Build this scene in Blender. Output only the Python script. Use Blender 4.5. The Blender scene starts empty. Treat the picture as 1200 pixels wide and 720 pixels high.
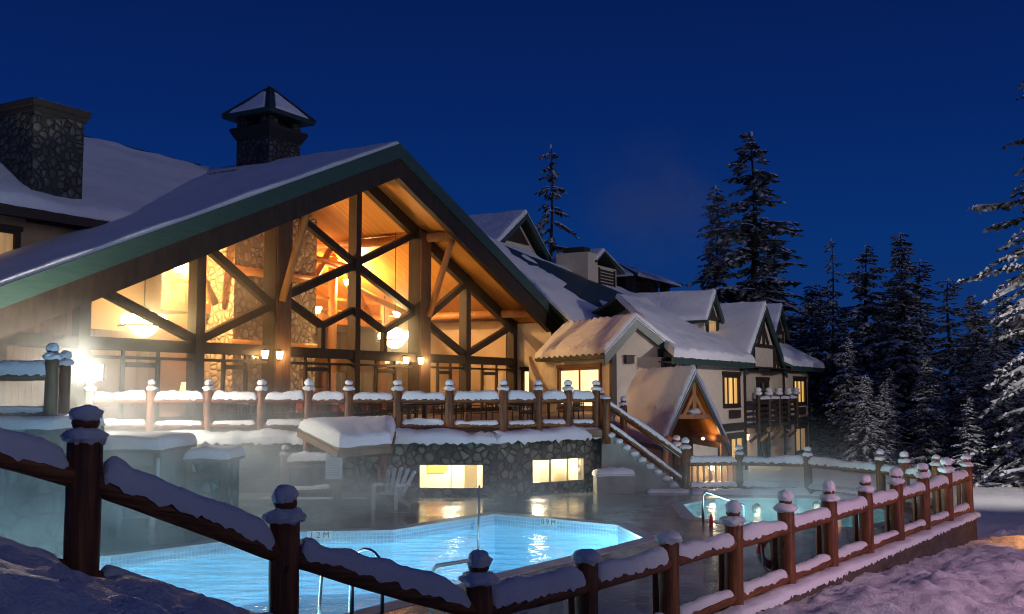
import bpy, math, random
from mathutils import Vector, Matrix, noise
from mathutils.geometry import tessellate_polygon
R = math.radians
S = bpy.context.scene
COL = S.collection

# ------------------------------------------------------------------ camera, sky, light
cam_d = bpy.data.cameras.new('camera'); cam = bpy.data.objects.new('camera', cam_d); COL.objects.link(cam)
cam.location = (0, 0, 2.9); cam.rotation_euler = (R(90) + math.atan(96/1200), 0, 0)
cam_d.sensor_width = 36; cam_d.lens = 36; cam_d.clip_end = 3000; cam_d.clip_start = .05
S.camera = cam
W = bpy.data.worlds.new('World'); S.world = W; W.use_nodes = True
nt = W.node_tree; nt.nodes.clear()
wo = nt.nodes.new('ShaderNodeOutputWorld'); wb = nt.nodes.new('ShaderNodeBackground')
tc = nt.nodes.new('ShaderNodeTexCoord'); sp = nt.nodes.new('ShaderNodeSeparateXYZ'); cr = nt.nodes.new('ShaderNodeValToRGB')
sky = nt.nodes.new('ShaderNodeTexSky'); sky.sky_type = 'NISHITA'; sky.sun_disc = False
sky.sun_elevation = R(-4); sky.sun_rotation = R(200)
nt.links.new(tc.outputs['Generated'], sp.inputs[0]); nt.links.new(sp.outputs['Z'], cr.inputs[0])
e = cr.color_ramp.elements
e[0].position = 0.0; e[0].color = (.006, .036, .155, 1)
e[1].position = .42; e[1].color = (.0014, .0100, .075, 1)
x = e.new(.14); x.color = (.0024, .029, .160, 1)
x = e.new(.26); x.color = (.0015, .017, .122, 1)
mx = nt.nodes.new('ShaderNodeMixRGB'); mx.blend_type = 'ADD'; mx.inputs[0].default_value = .02
nt.links.new(cr.outputs[0], mx.inputs[1]); nt.links.new(sky.outputs[0], mx.inputs[2])
nt.links.new(mx.outputs[0], wb.inputs[0]); wb.inputs[1].default_value = 1.0
nt.links.new(wb.outputs[0], wo.inputs[0])
sun_d = bpy.data.lights.new('sun', 'SUN'); sun_d.energy = .37; sun_d.angle = R(38); sun_d.color = (.86, .84, 1)
sun = bpy.data.objects.new('sun', sun_d); COL.objects.link(sun); sun.rotation_euler = Vector((.75, -.60, .22)).to_track_quat('Z', 'Y').to_euler()
S.view_settings.view_transform = 'Standard'; S.view_settings.look = 'None'
S.view_settings.exposure = 0; S.view_settings.gamma = 1
S.render.engine = 'CYCLES'
cy = S.cycles
cy.use_denoising = True
try: cy.denoiser = 'OPENIMAGEDENOISE'
except Exception: pass
cy.max_bounces = 8; cy.diffuse_bounces = 3; cy.glossy_bounces = 3; cy.transmission_bounces = 4
cy.transparent_max_bounces = 24; cy.volume_bounces = 0; cy.sample_clamp_indirect = 4
cy.caustics_reflective = False; cy.caustics_refractive = False
cy.volume_step_rate = 1.5; cy.volume_max_steps = 128
cy.use_light_tree = True
S.render.filter_size = 1.1; cy.filter_width = 1.1

# ------------------------------------------------------------------ materials
MATS = {}
def mat(name, base=(.5,.5,.5), rough=.7, metal=0, emit=None, es=0):
    m = bpy.data.materials.new(name); m.use_nodes = True; MATS[name] = m
    b = m.node_tree.nodes['Principled BSDF']
    b.inputs['Base Color'].default_value = (*base, 1); b.inputs['Roughness'].default_value = rough
    b.inputs['Metallic'].default_value = metal
    if emit: m.cycles.emission_sampling = 'NONE'
    if emit: b.inputs['Emission Color'].default_value = (*emit, 1); b.inputs['Emission Strength'].default_value = es
    return m
def nodes(m): return m.node_tree.nodes, m.node_tree.links, m.node_tree.nodes['Principled BSDF']
def coord(m, scale=(1,1,1), kind='Object'):
    N, L, b = nodes(m); t = N.new('ShaderNodeTexCoord'); mp = N.new('ShaderNodeMapping')
    mp.inputs['Scale'].default_value = scale; L.new(t.outputs[kind], mp.inputs[0]); return mp.outputs[0]
def ntex(m, vec, scale, detail=5, rough=.6):
    N, L, b = nodes(m); n = N.new('ShaderNodeTexNoise'); n.inputs['Scale'].default_value = scale
    n.inputs['Detail'].default_value = detail; n.inputs['Roughness'].default_value = rough
    L.new(vec, n.inputs['Vector']); return n.outputs['Fac']
def ramp(m, fac, stops):
    N, L, b = nodes(m); r = N.new('ShaderNodeValToRGB'); el = r.color_ramp.elements
    while len(el) < len(stops): el.new(.5)
    for q, (p, c) in zip(el, stops): q.position = p; q.color = (*c, 1) if len(c) == 3 else c
    L.new(fac, r.inputs[0]); return r.outputs[0]
def bump(m, h, strength=.3, dist=.02, prev=None):
    N, L, b = nodes(m); n = N.new('ShaderNodeBump'); n.inputs['Strength'].default_value = strength
    n.inputs['Distance'].default_value = dist; L.new(h, n.inputs['Height'])
    if prev: L.new(prev, n.inputs['Normal'])
    L.new(n.outputs[0], b.inputs['Normal']); return n.outputs[0]
def noisy(name, c0, c1, scale=4, rough=.7, stretch=(1,1,1), bs=.3, bd=.01, metal=0, lo=.3, hi=.7):
    m = mat(name, c0, rough, metal); N, L, b = nodes(m); v = coord(m, stretch)
    f = ntex(m, v, scale); L.new(ramp(m, f, [(lo, c0), (hi, c1)]), b.inputs['Base Color'])
    if bs: bump(m, ntex(m, v, scale*3), bs, bd)
    return m
def snow_mat(name, scale=1.0, bd=.03, extra=None):
    m = mat(name, (.83,.84,.87), .6); N, L, b = nodes(m); v = coord(m)
    L.new(ramp(m, ntex(m, v, .9*scale), [(.3,(.78,.79,.83)), (.7,(.88,.88,.9))]), b.inputs['Base Color'])
    p = bump(m, ntex(m, v, 5*scale, 6, .7), .8, bd*1.4)
    bump(m, ntex(m, v, 28*scale, 4, .75), .8, bd*.5, p)
    try: b.inputs['Subsurface Weight'].default_value = 0
    except Exception: pass
    return m
def log_mat(name, c0, c1, rough=.62):
    m = mat(name, c0, rough); N, L, b = nodes(m); at = N.new('ShaderNodeAttribute'); at.attribute_name = 'grain'
    def st(sc, k, d=5):
        mp = N.new('ShaderNodeMapping'); mp.inputs['Scale'].default_value = sc; L.new(at.outputs['Vector'], mp.inputs[0]); return ntex(m, mp.outputs[0], k, d, .65)
    g = st((9,9,.5), 3); col = ramp(m, g, [(.28, tuple(q*.55 for q in c0)), (.45, c0), (.68, c1)])
    crack = ramp(m, st((16,16,.35), 2.2, 2), [(.30, (.12,)*3), (.37, (1,1,1))]); knot = ramp(m, st((3.5,3.5,2.2), 1.6, 1), [(.24, (.25,)*3), (.31, (1,1,1))]); wear = ramp(m, st((1,1,.8), 1.3, 4), [(.35, (.62,.6,.58)), (.65, (1.12,1.05,1))])
    for q in (crack, knot, wear):
        mu = N.new('ShaderNodeMixRGB'); mu.blend_type = 'MULTIPLY'; mu.inputs[0].default_value = 1; L.new(col, mu.inputs[1]); L.new(q, mu.inputs[2]); col = mu.outputs[0]
    L.new(col, b.inputs['Base Color']); p = bump(m, crack, .7, .012); bump(m, g, .5, .008, p); return m
snow = snow_mat('snow'); snow_roof = snow_mat('roof_snow', .6, .06); snow_fine = snow_mat('post_snow', 2.2, .03)
# groomed ground snow with corduroy
gs = snow_mat('ground_snow', .8, .09)
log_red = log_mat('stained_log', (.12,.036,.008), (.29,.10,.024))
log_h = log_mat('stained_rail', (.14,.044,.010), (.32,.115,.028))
timber = noisy('dark_timber', (.018,.010,.006), (.045,.026,.013), 2.5, .6, (2,2,.5), .35, .01)
timber_w = noisy('brown_timber', (.10,.045,.018), (.2,.1,.042), 2.5, .6, (4,4,.5), .35, .01)
log_in = noisy('honey_log', (.40,.17,.04), (.58,.27,.075), 1.5, .45, (4,4,.5), .3, .01)
stucco = noisy('cream_stucco', (.58,.50,.39), (.68,.60,.48), 3, .9, (1,1,1), .5, .012)
plaster = noisy('tan_plaster', (.36,.24,.135), (.42,.29,.17), 1, .9, (1,1,1), .1, .004)
plaster_l = noisy('cream_plaster', (.54,.42,.27), (.60,.48,.32), 1, .9, (1,1,1), .1, .004)
fascia_m = noisy('green_fascia', (.030,.062,.050), (.048,.085,.07), 3, .4, (.4,4,4), .1, .004)
trim_d = noisy('dark_trim', (.024,.014,.010), (.05,.03,.02), 4, .6)
rooftin = noisy('roof_metal', (.03,.05,.042), (.05,.075,.06), 4, .45, metal=.3)
conc = noisy('grey_concrete', (.19,.20,.18), (.3,.31,.27), 2.2, .75, bs=.4)
board_m = noisy('weathered_boards', (.14,.09,.055), (.22,.15,.09), 3, .7, (.5,.5,6))
steel = noisy('steel', (.30,.31,.32), (.42,.43,.45), 6, .34, metal=1, bs=0)
black = noisy('black_iron', (.012,.012,.013), (.03,.03,.03), 6, .5)
white_p = noisy('white_plastic', (.42,.44,.46), (.58,.58,.6), 5, .5, bs=.1)
red_p = mat('red_plastic', (.5,.02,.02), .35)
skin = mat('skin', (.55,.33,.24), .5); hair = mat('dark_hair', (.02,.013,.01), .6)
bulb_m = mat('warm_bulb', (1,1,1), .5, 0, (1,.70,.32), 30)
sconce_m = mat('sconce_glow', (1,1,1), .5, 0, (1,.60,.24), 40)
flood_m = mat('flood_glow', (1,1,1), .5, 0, (1,.92,.72), 120)
lamp_shade_m = mat('shade_glow', (1,.9,.7), .8, 0, (1,.6,.25), 3)
# stone
def stone_mat(name, scale, dark, light, mortar, contrast=1):
    m = mat(name, dark, .75); N, L, b = nodes(m); v0 = coord(m)
    # warp coordinates a little so that cells are not polygons
    nn = N.new('ShaderNodeTexNoise'); nn.inputs['Scale'].default_value = scale*1.3; L.new(v0, nn.inputs['Vector'])
    mixv = N.new('ShaderNodeMixRGB'); mixv.blend_type = 'LINEAR_LIGHT'; mixv.inputs[0].default_value = .06/scale*2
    L.new(v0, mixv.inputs[1]); L.new(nn.outputs['Color'], mixv.inputs[2])
    vo = N.new('ShaderNodeTexVoronoi'); vo.inputs['Scale'].default_value = scale; L.new(mixv.outputs[0], vo.inputs['Vector'])
    ve = N.new('ShaderNodeTexVoronoi'); ve.feature = 'DISTANCE_TO_EDGE'; ve.inputs['Scale'].default_value = scale
    L.new(mixv.outputs[0], ve.inputs['Vector'])
    sx = N.new('ShaderNodeSeparateXYZ'); L.new(vo.outputs['Color'], sx.inputs[0])
    stone = ramp(m, sx.outputs['X'], [(0, dark), (.55, tuple((a+c)/2 for a, c in zip(dark, light))), (1, light)])
    hue = N.new('ShaderNodeMixRGB'); hue.blend_type = 'MULTIPLY'; hue.inputs[0].default_value = .5
    L.new(stone, hue.inputs[1]); L.new(ramp(m, sx.outputs['Y'], [(0, (1,.9,.75)), (1, (.85,.95,1))]), hue.inputs[2])
    fine = N.new('ShaderNodeMixRGB'); fine.blend_type = 'MULTIPLY'; fine.inputs[0].default_value = .5
    L.new(hue.outputs[0], fine.inputs[1]); L.new(ntex(m, v0, scale*7), fine.inputs[2])
    rd = N.new('ShaderNodeMath'); rd.operation = 'MULTIPLY_ADD'; rd.inputs[1].default_value = -.42; L.new(vo.outputs['Distance'], rd.inputs[0]); rd.inputs[2].default_value = .30
    mn = N.new('ShaderNodeMath'); mn.operation = 'SMOOTH_MIN'; mn.inputs[2].default_value = .12; L.new(ve.outputs['Distance'], mn.inputs[0]); L.new(rd.outputs[0], mn.inputs[1])
    edge = ramp(m, mn.outputs[0], [(.015, (0,0,0)), (.055, (1,1,1))])
    mm = N.new('ShaderNodeMixRGB'); L.new(edge, mm.inputs[0]); mm.inputs[1].default_value = (*mortar, 1); L.new(fine.outputs[0], mm.inputs[2])
    L.new(mm.outputs[0], b.inputs['Base Color'])
    hgt = ramp(m, mn.outputs[0], [(.0, (0,0,0)), (.06, (.5,)*3), (.14, (.85,)*3), (.28, (1,1,1))])
    p = bump(m, hgt, 1.0, .35/scale)
    bump(m, ntex(m, v0, scale*9), .25, .02, p)
    return m
stone = stone_mat('river_stone', 4.5, (.13,.125,.105), (.40,.385,.32), (.075,.07,.06))
stone_big = stone_mat('large_river_stone', 2.7, (.10,.10,.09), (.4,.4,.36), (.05,.05,.045))
stone_ch = stone_mat('chimney_stone', 3.6, (.05,.046,.044), (.17,.155,.15), (.032,.029,.027))
stone_in = stone_mat('fireplace_stone', 3.0, (.50,.40,.26), (.80,.69,.49), (.34,.26,.16))
brick = noisy('chimney_brick', (.018,.014,.013), (.04,.032,.03), 8, .85)
# planks: stripes running along one axis
def plank(name, c0, c1, axis, width, rough=.4):
    m = mat(name, c0, rough); N, L, b = nodes(m); t = N.new('ShaderNodeTexCoord'); s = N.new('ShaderNodeSeparateXYZ')
    L.new(t.outputs['Object'], s.inputs[0])
    d = N.new('ShaderNodeMath'); d.operation = 'DIVIDE'; L.new(s.outputs[axis], d.inputs[0]); d.inputs[1].default_value = width
    fl = N.new('ShaderNodeMath'); fl.operation = 'FLOOR'; L.new(d.outputs[0], fl.inputs[0])
    fr = N.new('ShaderNodeMath'); fr.operation = 'FRACT'; L.new(d.outputs[0], fr.inputs[0])
    wn = N.new('ShaderNodeTexWhiteNoise'); wn.noise_dimensions = '1D'; L.new(fl.outputs[0], wn.inputs['W'])
    st = [.6, .6, .6]; st['XYZ'.index(axis)] = 9
    g = ntex(m, coord(m, tuple(st)), 2.5)
    mx1 = N.new('ShaderNodeMixRGB'); mx1.inputs[0].default_value = .5; L.new(wn.outputs['Value'], mx1.inputs[1]); L.new(g, mx1.inputs[2])
    c = ramp(m, mx1.outputs[0], [(.25, c0), (.75, c1)])
    gr = ramp(m, fr.outputs[0], [(0, (.25,)*3), (.07, (1,1,1)), (.93, (1,1,1)), (1, (.25,)*3)])
    mu = N.new('ShaderNodeMixRGB'); mu.blend_type = 'MULTIPLY'; mu.inputs[0].default_value = 1; L.new(c, mu.inputs[1]); L.new(gr, mu.inputs[2])
    L.new(mu.outputs[0], b.inputs['Base Color']); bump(m, gr, .6, .012); return m
pine = plank('pine_boards', (.50,.22,.045), (.66,.32,.075), 'Y', .16)       # boards run along x (down the slope)
pine_x = plank('pine_soffit', (.42,.20,.06), (.58,.30,.10), 'X', .15)     # boards run along y
planks_v = plank('wall_planks', (.10,.052,.028), (.17,.09,.05), 'X', .22, .6)
# wet deck
deckm = mat('wet_deck', (.1,.1,.1), .2); N, L, b = nodes(deckm); v = coord(deckm)
L.new(ramp(deckm, ntex(deckm, v, .55, 7), [(.3,(.09,.09,.088)), (.7,(.22,.217,.207))]), b.inputs['Base Color'])
L.new(ramp(deckm, ntex(deckm, v, .8, 5), [(.35,(.05,)*3), (.70,(.34,)*3)]), b.inputs['Roughness'])
bump(deckm, ntex(deckm, v, 3.5, 6), .25, .02); b.inputs['Specular IOR Level'].default_value = .6
coping_m = noisy('pool_coping', (.36,.40,.41), (.5,.53,.54), 3, .45)
basin_m = noisy('pool_plaster', (.30,.64,.84), (.38,.71,.89), .8, .8, bs=0)
# small blue tiles
tile_m = mat('pool_tile', (.1,.25,.4), .25); N, L, b = nodes(tile_m); vt = coord(tile_m, (1,1,1), 'UV')
bt = N.new('ShaderNodeTexBrick'); bt.offset = 0; bt.inputs['Scale'].default_value = 1
bt.inputs['Brick Width'].default_value = .075; bt.inputs['Row Height'].default_value = .075; bt.inputs['Mortar Size'].default_value = .008
bt.inputs['Color1'].default_value = (.20,.38,.5,1); bt.inputs['Color2'].default_value = (.26,.45,.56,1); bt.inputs['Mortar'].default_value = (.48,.58,.63,1)
L.new(vt, bt.inputs['Vector']); L.new(bt.outputs['Color'], b.inputs['Base Color'])
def clearmat(name, tint, gloss_rough, ior, bump_s=None, extra=0.0, gcol=(1,1,1)):
    m = bpy.data.materials.new(name); m.use_nodes = True; T = m.node_tree; T.nodes.clear(); N, L = T.nodes, T.links
    o = N.new('ShaderNodeOutputMaterial'); mixs = N.new('ShaderNodeMixShader'); tr = N.new('ShaderNodeBsdfTransparent'); gl = N.new('ShaderNodeBsdfGlossy')
    lw_ = N.new('ShaderNodeLayerWeight'); lw_.inputs[0].default_value = .5; pw = N.new('ShaderNodeMath'); pw.operation = 'POWER'; pw.inputs[1].default_value = 5; L.new(lw_.outputs['Facing'], pw.inputs[0])
    f0 = ((ior-1)/(ior+1))**2; fr = N.new('ShaderNodeMath'); fr.operation = 'MULTIPLY_ADD'; fr.inputs[1].default_value = 1-f0; fr.inputs[2].default_value = f0; L.new(pw.outputs[0], fr.inputs[0])
    tr.inputs[0].default_value = (*tint, 1); gl.inputs['Roughness'].default_value = gloss_rough; gl.inputs[0].default_value = (*gcol, 1)
    if bump_s:
        t = N.new('ShaderNodeTexCoord'); nz = N.new('ShaderNodeTexNoise'); nz.inputs['Scale'].default_value = bump_s[0]; nz.inputs['Detail'].default_value = 3
        mp = N.new('ShaderNodeMapping'); mp.inputs['Scale'].default_value = (.6, 1.3, 1); L.new(t.outputs['Object'], mp.inputs[0]); L.new(mp.outputs[0], nz.inputs['Vector'])
        bp = N.new('ShaderNodeBump'); bp.inputs['Strength'].default_value = bump_s[1]; bp.inputs['Distance'].default_value = bump_s[2]
        L.new(nz.outputs['Fac'], bp.inputs['Height']); L.new(bp.outputs[0], gl.inputs['Normal']); L.new(bp.outputs[0], lw_.inputs['Normal'])
    L.new(fr.outputs[0], mixs.inputs[0]); L.new(tr.outputs[0], mixs.inputs[1]); L.new(gl.outputs[0], mixs.inputs[2]); L.new(mixs.outputs[0], o.inputs[0]); return m
water_m = clearmat('pool_water', (.70,.92,.98), .06, 1.33, (1.9, .9, .11))
glass_m = clearmat('window_glass', (.93,.95,.94), .02, 1.45)
panel_m = clearmat('railing_glass', (.88,.92,.92), .05, 1.35)
# lit windows with curtains: folds run down, emission
def curtain(name, c0, c1, strength, freq):
    m = mat(name, (.6,.4,.2), .9); N, L, b = nodes(m); vv = coord(m, (freq,freq,.15))
    cc = ramp(m, ntex(m, vv, 1, 3), [(.32, c0), (.66, c1)])
    m.cycles.emission_sampling = 'NONE'; L.new(cc, b.inputs['Emission Color']); b.inputs['Emission Strength'].default_value = strength; return m
cur_amber = curtain('amber_curtain', (.30,.11,.015), (1,.62,.16), 1.0, 5)
cur_dim = curtain('dim_curtain', (.20,.11,.04), (.5,.3,.12), .7, 4)
cur_warm = curtain('warm_room', (1,.72,.33), (1,.82,.50), 1.3, 2)
cur_bright = curtain('bright_room', (1,.84,.50), (1,.92,.66), 1.25, .7)
dark_glass = mat('dark_glass', (.01,.012,.016), .08)
needle = noisy('needles', (.014,.024,.017), (.42,.44,.48), 2.2, .85, bs=0, lo=.42, hi=.66)
bark = noisy('bark', (.02,.014,.01), (.05,.035,.025), 6, .9)

# ------------------------------------------------------------------ mesh builder
class MB:
    def __init__(s): s.v = []; s.f = []; s.g = {}
    def add(s, vs, fs):
        o = len(s.v); s.v += [tuple(p) for p in vs]; s.f += [tuple(i+o for i in f) for f in fs]; return s
    def box(s, x0, y0, z0, x1, y1, z1):
        v = [(x0,y0,z0),(x1,y0,z0),(x1,y1,z0),(x0,y1,z0),(x0,y0,z1),(x1,y0,z1),(x1,y1,z1),(x0,y1,z1)]
        return s.add(v, [(0,3,2,1),(4,5,6,7),(0,1,5,4),(1,2,6,5),(2,3,7,6),(3,0,4,7)])
    def beam(s, p0, p1, w, h, up=(0,0,1)):
        p0, p1 = Vector(p0), Vector(p1); d = (p1-p0).normalized(); up = Vector(up)
        if abs(d.dot(up)) > .99: up = Vector((0,1,0))
        r = d.cross(up).normalized(); u = r.cross(d).normalized(); v = []
        for p in (p0, p1):
            for a, c in ((-1,-1),(1,-1),(1,1),(-1,1)): v.append(p + r*a*w/2 + u*c*h/2)
        return s.add(v, [(0,1,2,3),(7,6,5,4),(0,4,5,1),(1,5,6,2),(2,6,7,3),(3,7,4,0)])
    def tube(s, pts, rad, n=10, wob=0, seed=0):
        pts = [Vector(p) for p in pts]; k = len(pts); o_g = len(s.v); run = 0
        if not isinstance(rad, (list, tuple)): rad = [rad]*k
        vs = []; fs = []; prev = None
        for i, p in enumerate(pts):
            d = (pts[min(i+1,k-1)] - pts[max(i-1,0)]).normalized()
            if prev is None:
                a = Vector((0,0,1)) if abs(d.z) < .9 else Vector((1,0,0)); r = d.cross(a).normalized()
            else: r = (prev - d*prev.dot(d)).normalized()
            prev = r; u = d.cross(r)
            for j in range(n):
                t = 2*math.pi*j/n; q = rad[i]
                if wob: q *= 1 + wob*noise.noise(Vector((math.cos(t)*1.5+seed, math.sin(t)*1.5, i*.7+seed)))
                vs.append(p + (r*math.cos(t) + u*math.sin(t))*q); s.g[o_g+len(vs)-1] = (math.cos(t)*q+seed, math.sin(t)*q+p.x*.3, run+p.y*.1)
            if i < k-1: run += (pts[i+1]-p).length
        for i in range(k-1):
            for j in range(n): fs.append((i*n+j, i*n+(j+1)%n, (i+1)*n+(j+1)%n, (i+1)*n+j))
        fs.append(tuple(range(n-1,-1,-1))); fs.append(tuple((k-1)*n+j for j in range(n)))
        return s.add(vs, fs)
    def ball(s, c, r, nu=14, nv=9, amp=0, freq=2.0, seed=0):
        c = Vector(c); r = Vector(r) if isinstance(r, (tuple, list)) else Vector((r,r,r)); vs = []; fs = []
        for i in range(nv+1):
            ph = math.pi*i/nv
            for j in range(nu):
                t = 2*math.pi*j/nu; d = Vector((math.sin(ph)*math.cos(t), math.sin(ph)*math.sin(t), math.cos(ph)))
                q = 1 + (amp*noise.noise(d*freq + Vector((seed*3.1, seed, 0))) + .5*amp*noise.noise(d*freq*2.6 + Vector((seed, 7, seed))) + .3*amp*noise.noise(d*freq*7 + Vector((seed, 3, seed))) if amp else 0)
                vs.append(c + Vector((d.x*r.x, d.y*r.y, d.z*r.z))*q)
        for i in range(nv):
            for j in range(nu): fs.append((i*nu+j, (i+1)*nu+j, (i+1)*nu+(j+1)%nu, i*nu+(j+1)%nu))
        return s.add(vs, fs)
    def quad(s, *p): return s.add(p, [tuple(range(len(p)))])
    def prism(s, poly, vec):
        k = len(poly); vec = Vector(vec); v = [Vector(p) for p in poly] + [Vector(p)+vec for p in poly]
        return s.add(v, [tuple(range(k-1,-1,-1)), tuple(range(k,2*k))] + [(i,(i+1)%k,k+(i+1)%k,k+i) for i in range(k)])
    def grid(s, fn, nu, nv):
        vs = [fn(i/nu, j/nv) for j in range(nv+1) for i in range(nu+1)]; w = nu+1
        return s.add(vs, [(j*w+i, j*w+i+1, (j+1)*w+i+1, (j+1)*w+i) for j in range(nv) for i in range(nu)])
    def build(s, name, m, parent=None, smooth=False, loc=None):
        me = bpy.data.meshes.new(name); me.from_pydata([tuple(p) for p in s.v], [], s.f); me.materials.append(m)
        if smooth:
            for p in me.polygons: p.use_smooth = True
        if s.g and len(s.g) > len(s.v)*.5:
            at = me.attributes.new('grain', 'FLOAT_VECTOR', 'POINT')
            for i, g in s.g.items(): at.data[i].vector = g
        me.update(); o = bpy.data.objects.new(name, me); COL.objects.link(o)
        if parent: o.parent = parent
        if loc: o.location = loc
        return o
def tag(o, label=None, cat=None, group=None, kind=None):
    if label: o['label'] = label
    if cat: o['category'] = cat
    if group: o['group'] = group
    if kind: o['kind'] = kind
    return o
def empty(name, loc=(0,0,0), rz=0, label=None, cat=None, group=None):
    o = bpy.data.objects.new(name, None); COL.objects.link(o); o.location = loc; o.rotation_euler = (0,0,rz)
    return tag(o, label, cat, group)
def kids(o): return [c for c in bpy.data.objects if c.parent == o]
def copy_tree(o, parent=None):
    c = o.copy(); COL.objects.link(c); c.parent = parent
    for ch in kids(o): copy_tree(ch, c)
    return c
def nz(x, y, z=0, s=1): return noise.noise(Vector((x*s, y*s, z*s)))
def snow_slab(mb, a, b, c, d, th, nu, nv, amp=.08, over=.06, seed=0, edge=.25, freq=.8, up=(0,0,1)):
    """Snow lying on quad a-b (low edge) d-c (high edge): lumpy top, rounded rim, ragged skirt."""
    a, b, c, d = map(Vector, (a,b,c,d)); up = Vector(up); lu = ((b-a).length+(c-d).length)/2; lv = ((d-a).length+(c-b).length)/2
    cen = (a+b+c+d)/4
    def P(u, v): return (a*(1-u)+b*u)*(1-v) + (d*(1-u)+c*u)*v
    def F(u, v):
        p = P(u, v); du = min(u, 1-u)*lu; dv = min(v, 1-v)*lv
        r = min(1, min(du, dv)/edge); k = math.sqrt(max(0, 1-(1-r)**2))
        n = noise.noise(p*freq + Vector((seed,seed*.7,0))) + .5*noise.noise(p*freq*2.7+Vector((seed,0,3)))
        q = p + up*(th*(.12+.88*k) + amp*k*n)
        return q
    vs = []; us = [0]; 
    def axis(n, ln):
        e = min(.45, edge/ln); L = [0, .12*e, .35*e, .7*e, e]; m = max(1, n-8)
        return L + [e+(1-2*e)*i/m for i in range(1, m)] + [1-t for t in reversed(L)]
    U = axis(nu, lu); V = axis(nv, lv); w = len(U)
    top = [F(u, v) for v in V for u in U]
    fs = [(j*w+i, j*w+i+1, (j+1)*w+i+1, (j+1)*w+i) for j in range(len(V)-1) for i in range(w-1)]
    rim = [(i,0) for i in range(w)] + [(w-1,j) for j in range(1,len(V))] + [(i,len(V)-1) for i in range(w-2,-1,-1)] + [(0,j) for j in range(len(V)-2,0,-1)]
    sk = []; 
    for i, j in rim:
        p = P(U[i], V[j]); out = (p-cen); out.z = 0
        if out.length > 0: out.normalize()
        dr = .5+.5*noise.noise(p*3.1+Vector((seed,1,2)))
        sk.append(p + out*over*(.3+.7*dr) - up*(.03+over*.9*dr))
    o = len(top); R_ = len(rim)
    for k in range(R_):
        i0, j0 = rim[k]; i1, j1 = rim[(k+1) % R_]
        fs.append((j0*w+i0, o+k, o+(k+1) % R_, j1*w+i1))
    mb.add(top+sk, fs); return mb
def snow_strip(mb, p0, p1, w, h, seed=0, step=.09, skirt=.03):
    p0, p1 = Vector(p0), Vector(p1); d = p1-p0; ln = d.length; d.normalize(); r = d.cross(Vector((0,0,1))).normalized(); u = Vector((0,0,1))
    k = max(4, int(ln/step)); vs = []; fs = []; n = 15
    for i in range(k+1):
        t = i/k; ed = min(1, min(t, 1-t)*ln/(h*.9)); ed = math.sqrt(max(0.0, 1-(1-ed)**2)); s_ = t*ln
        hh = h*(.25+.75*ed)*max(.16, 1+.42*nz(s_*1.1, seed*1.7)+.22*nz(s_*3.7, seed+9)-.9*max(0, nz(s_*1.6, seed*2.3+5)-.33))
        off = .12*w*nz(s_*1.7, seed+4)
        ww = w*(.82+.18*ed)*(1+.10*nz(s_*3, seed+2))
        p = p0 + d*s_
        for j in range(n):
            a = math.pi*j/(n-1); cx = -math.cos(a); cz = math.sin(a)**.75 if j not in (0, n-1) else 0
            z = hh*cz
            if j in (0, n-1): z = -skirt*(1+1.3*nz(s_*9, seed+j*3)+.8*nz(s_*23, seed+j))
            lump = h*(.10*noise.noise(Vector((s_*7, j*.6, seed)))+.10*noise.noise(Vector((s_*17, j*1.1, seed+3)))+.06*noise.noise(Vector((s_*37, j*1.9, seed+8))))
            vs.append(p + r*(cx*ww/2+off) + u*(z+lump))
    for i in range(k):
        for j in range(n-1): fs.append((i*n+j, (i+1)*n+j, (i+1)*n+j+1, i*n+j+1))
    fs.append(tuple(range(n))); fs.append(tuple(k*n+j for j in range(n-1,-1,-1)))
    return mb.add(vs, fs)
def lamp(name, loc, energy, color, size=.1, parent=None):
    d = bpy.data.lights.new(name, 'POINT'); d.energy = energy*(5.6 if name in ('sconce_light','bulb_light') else 1); d.color = color; d.shadow_soft_size = size
    o = bpy.data.objects.new(name, d); COL.objects.link(o); o.location = loc
    if parent: o.parent = parent
    return o

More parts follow.
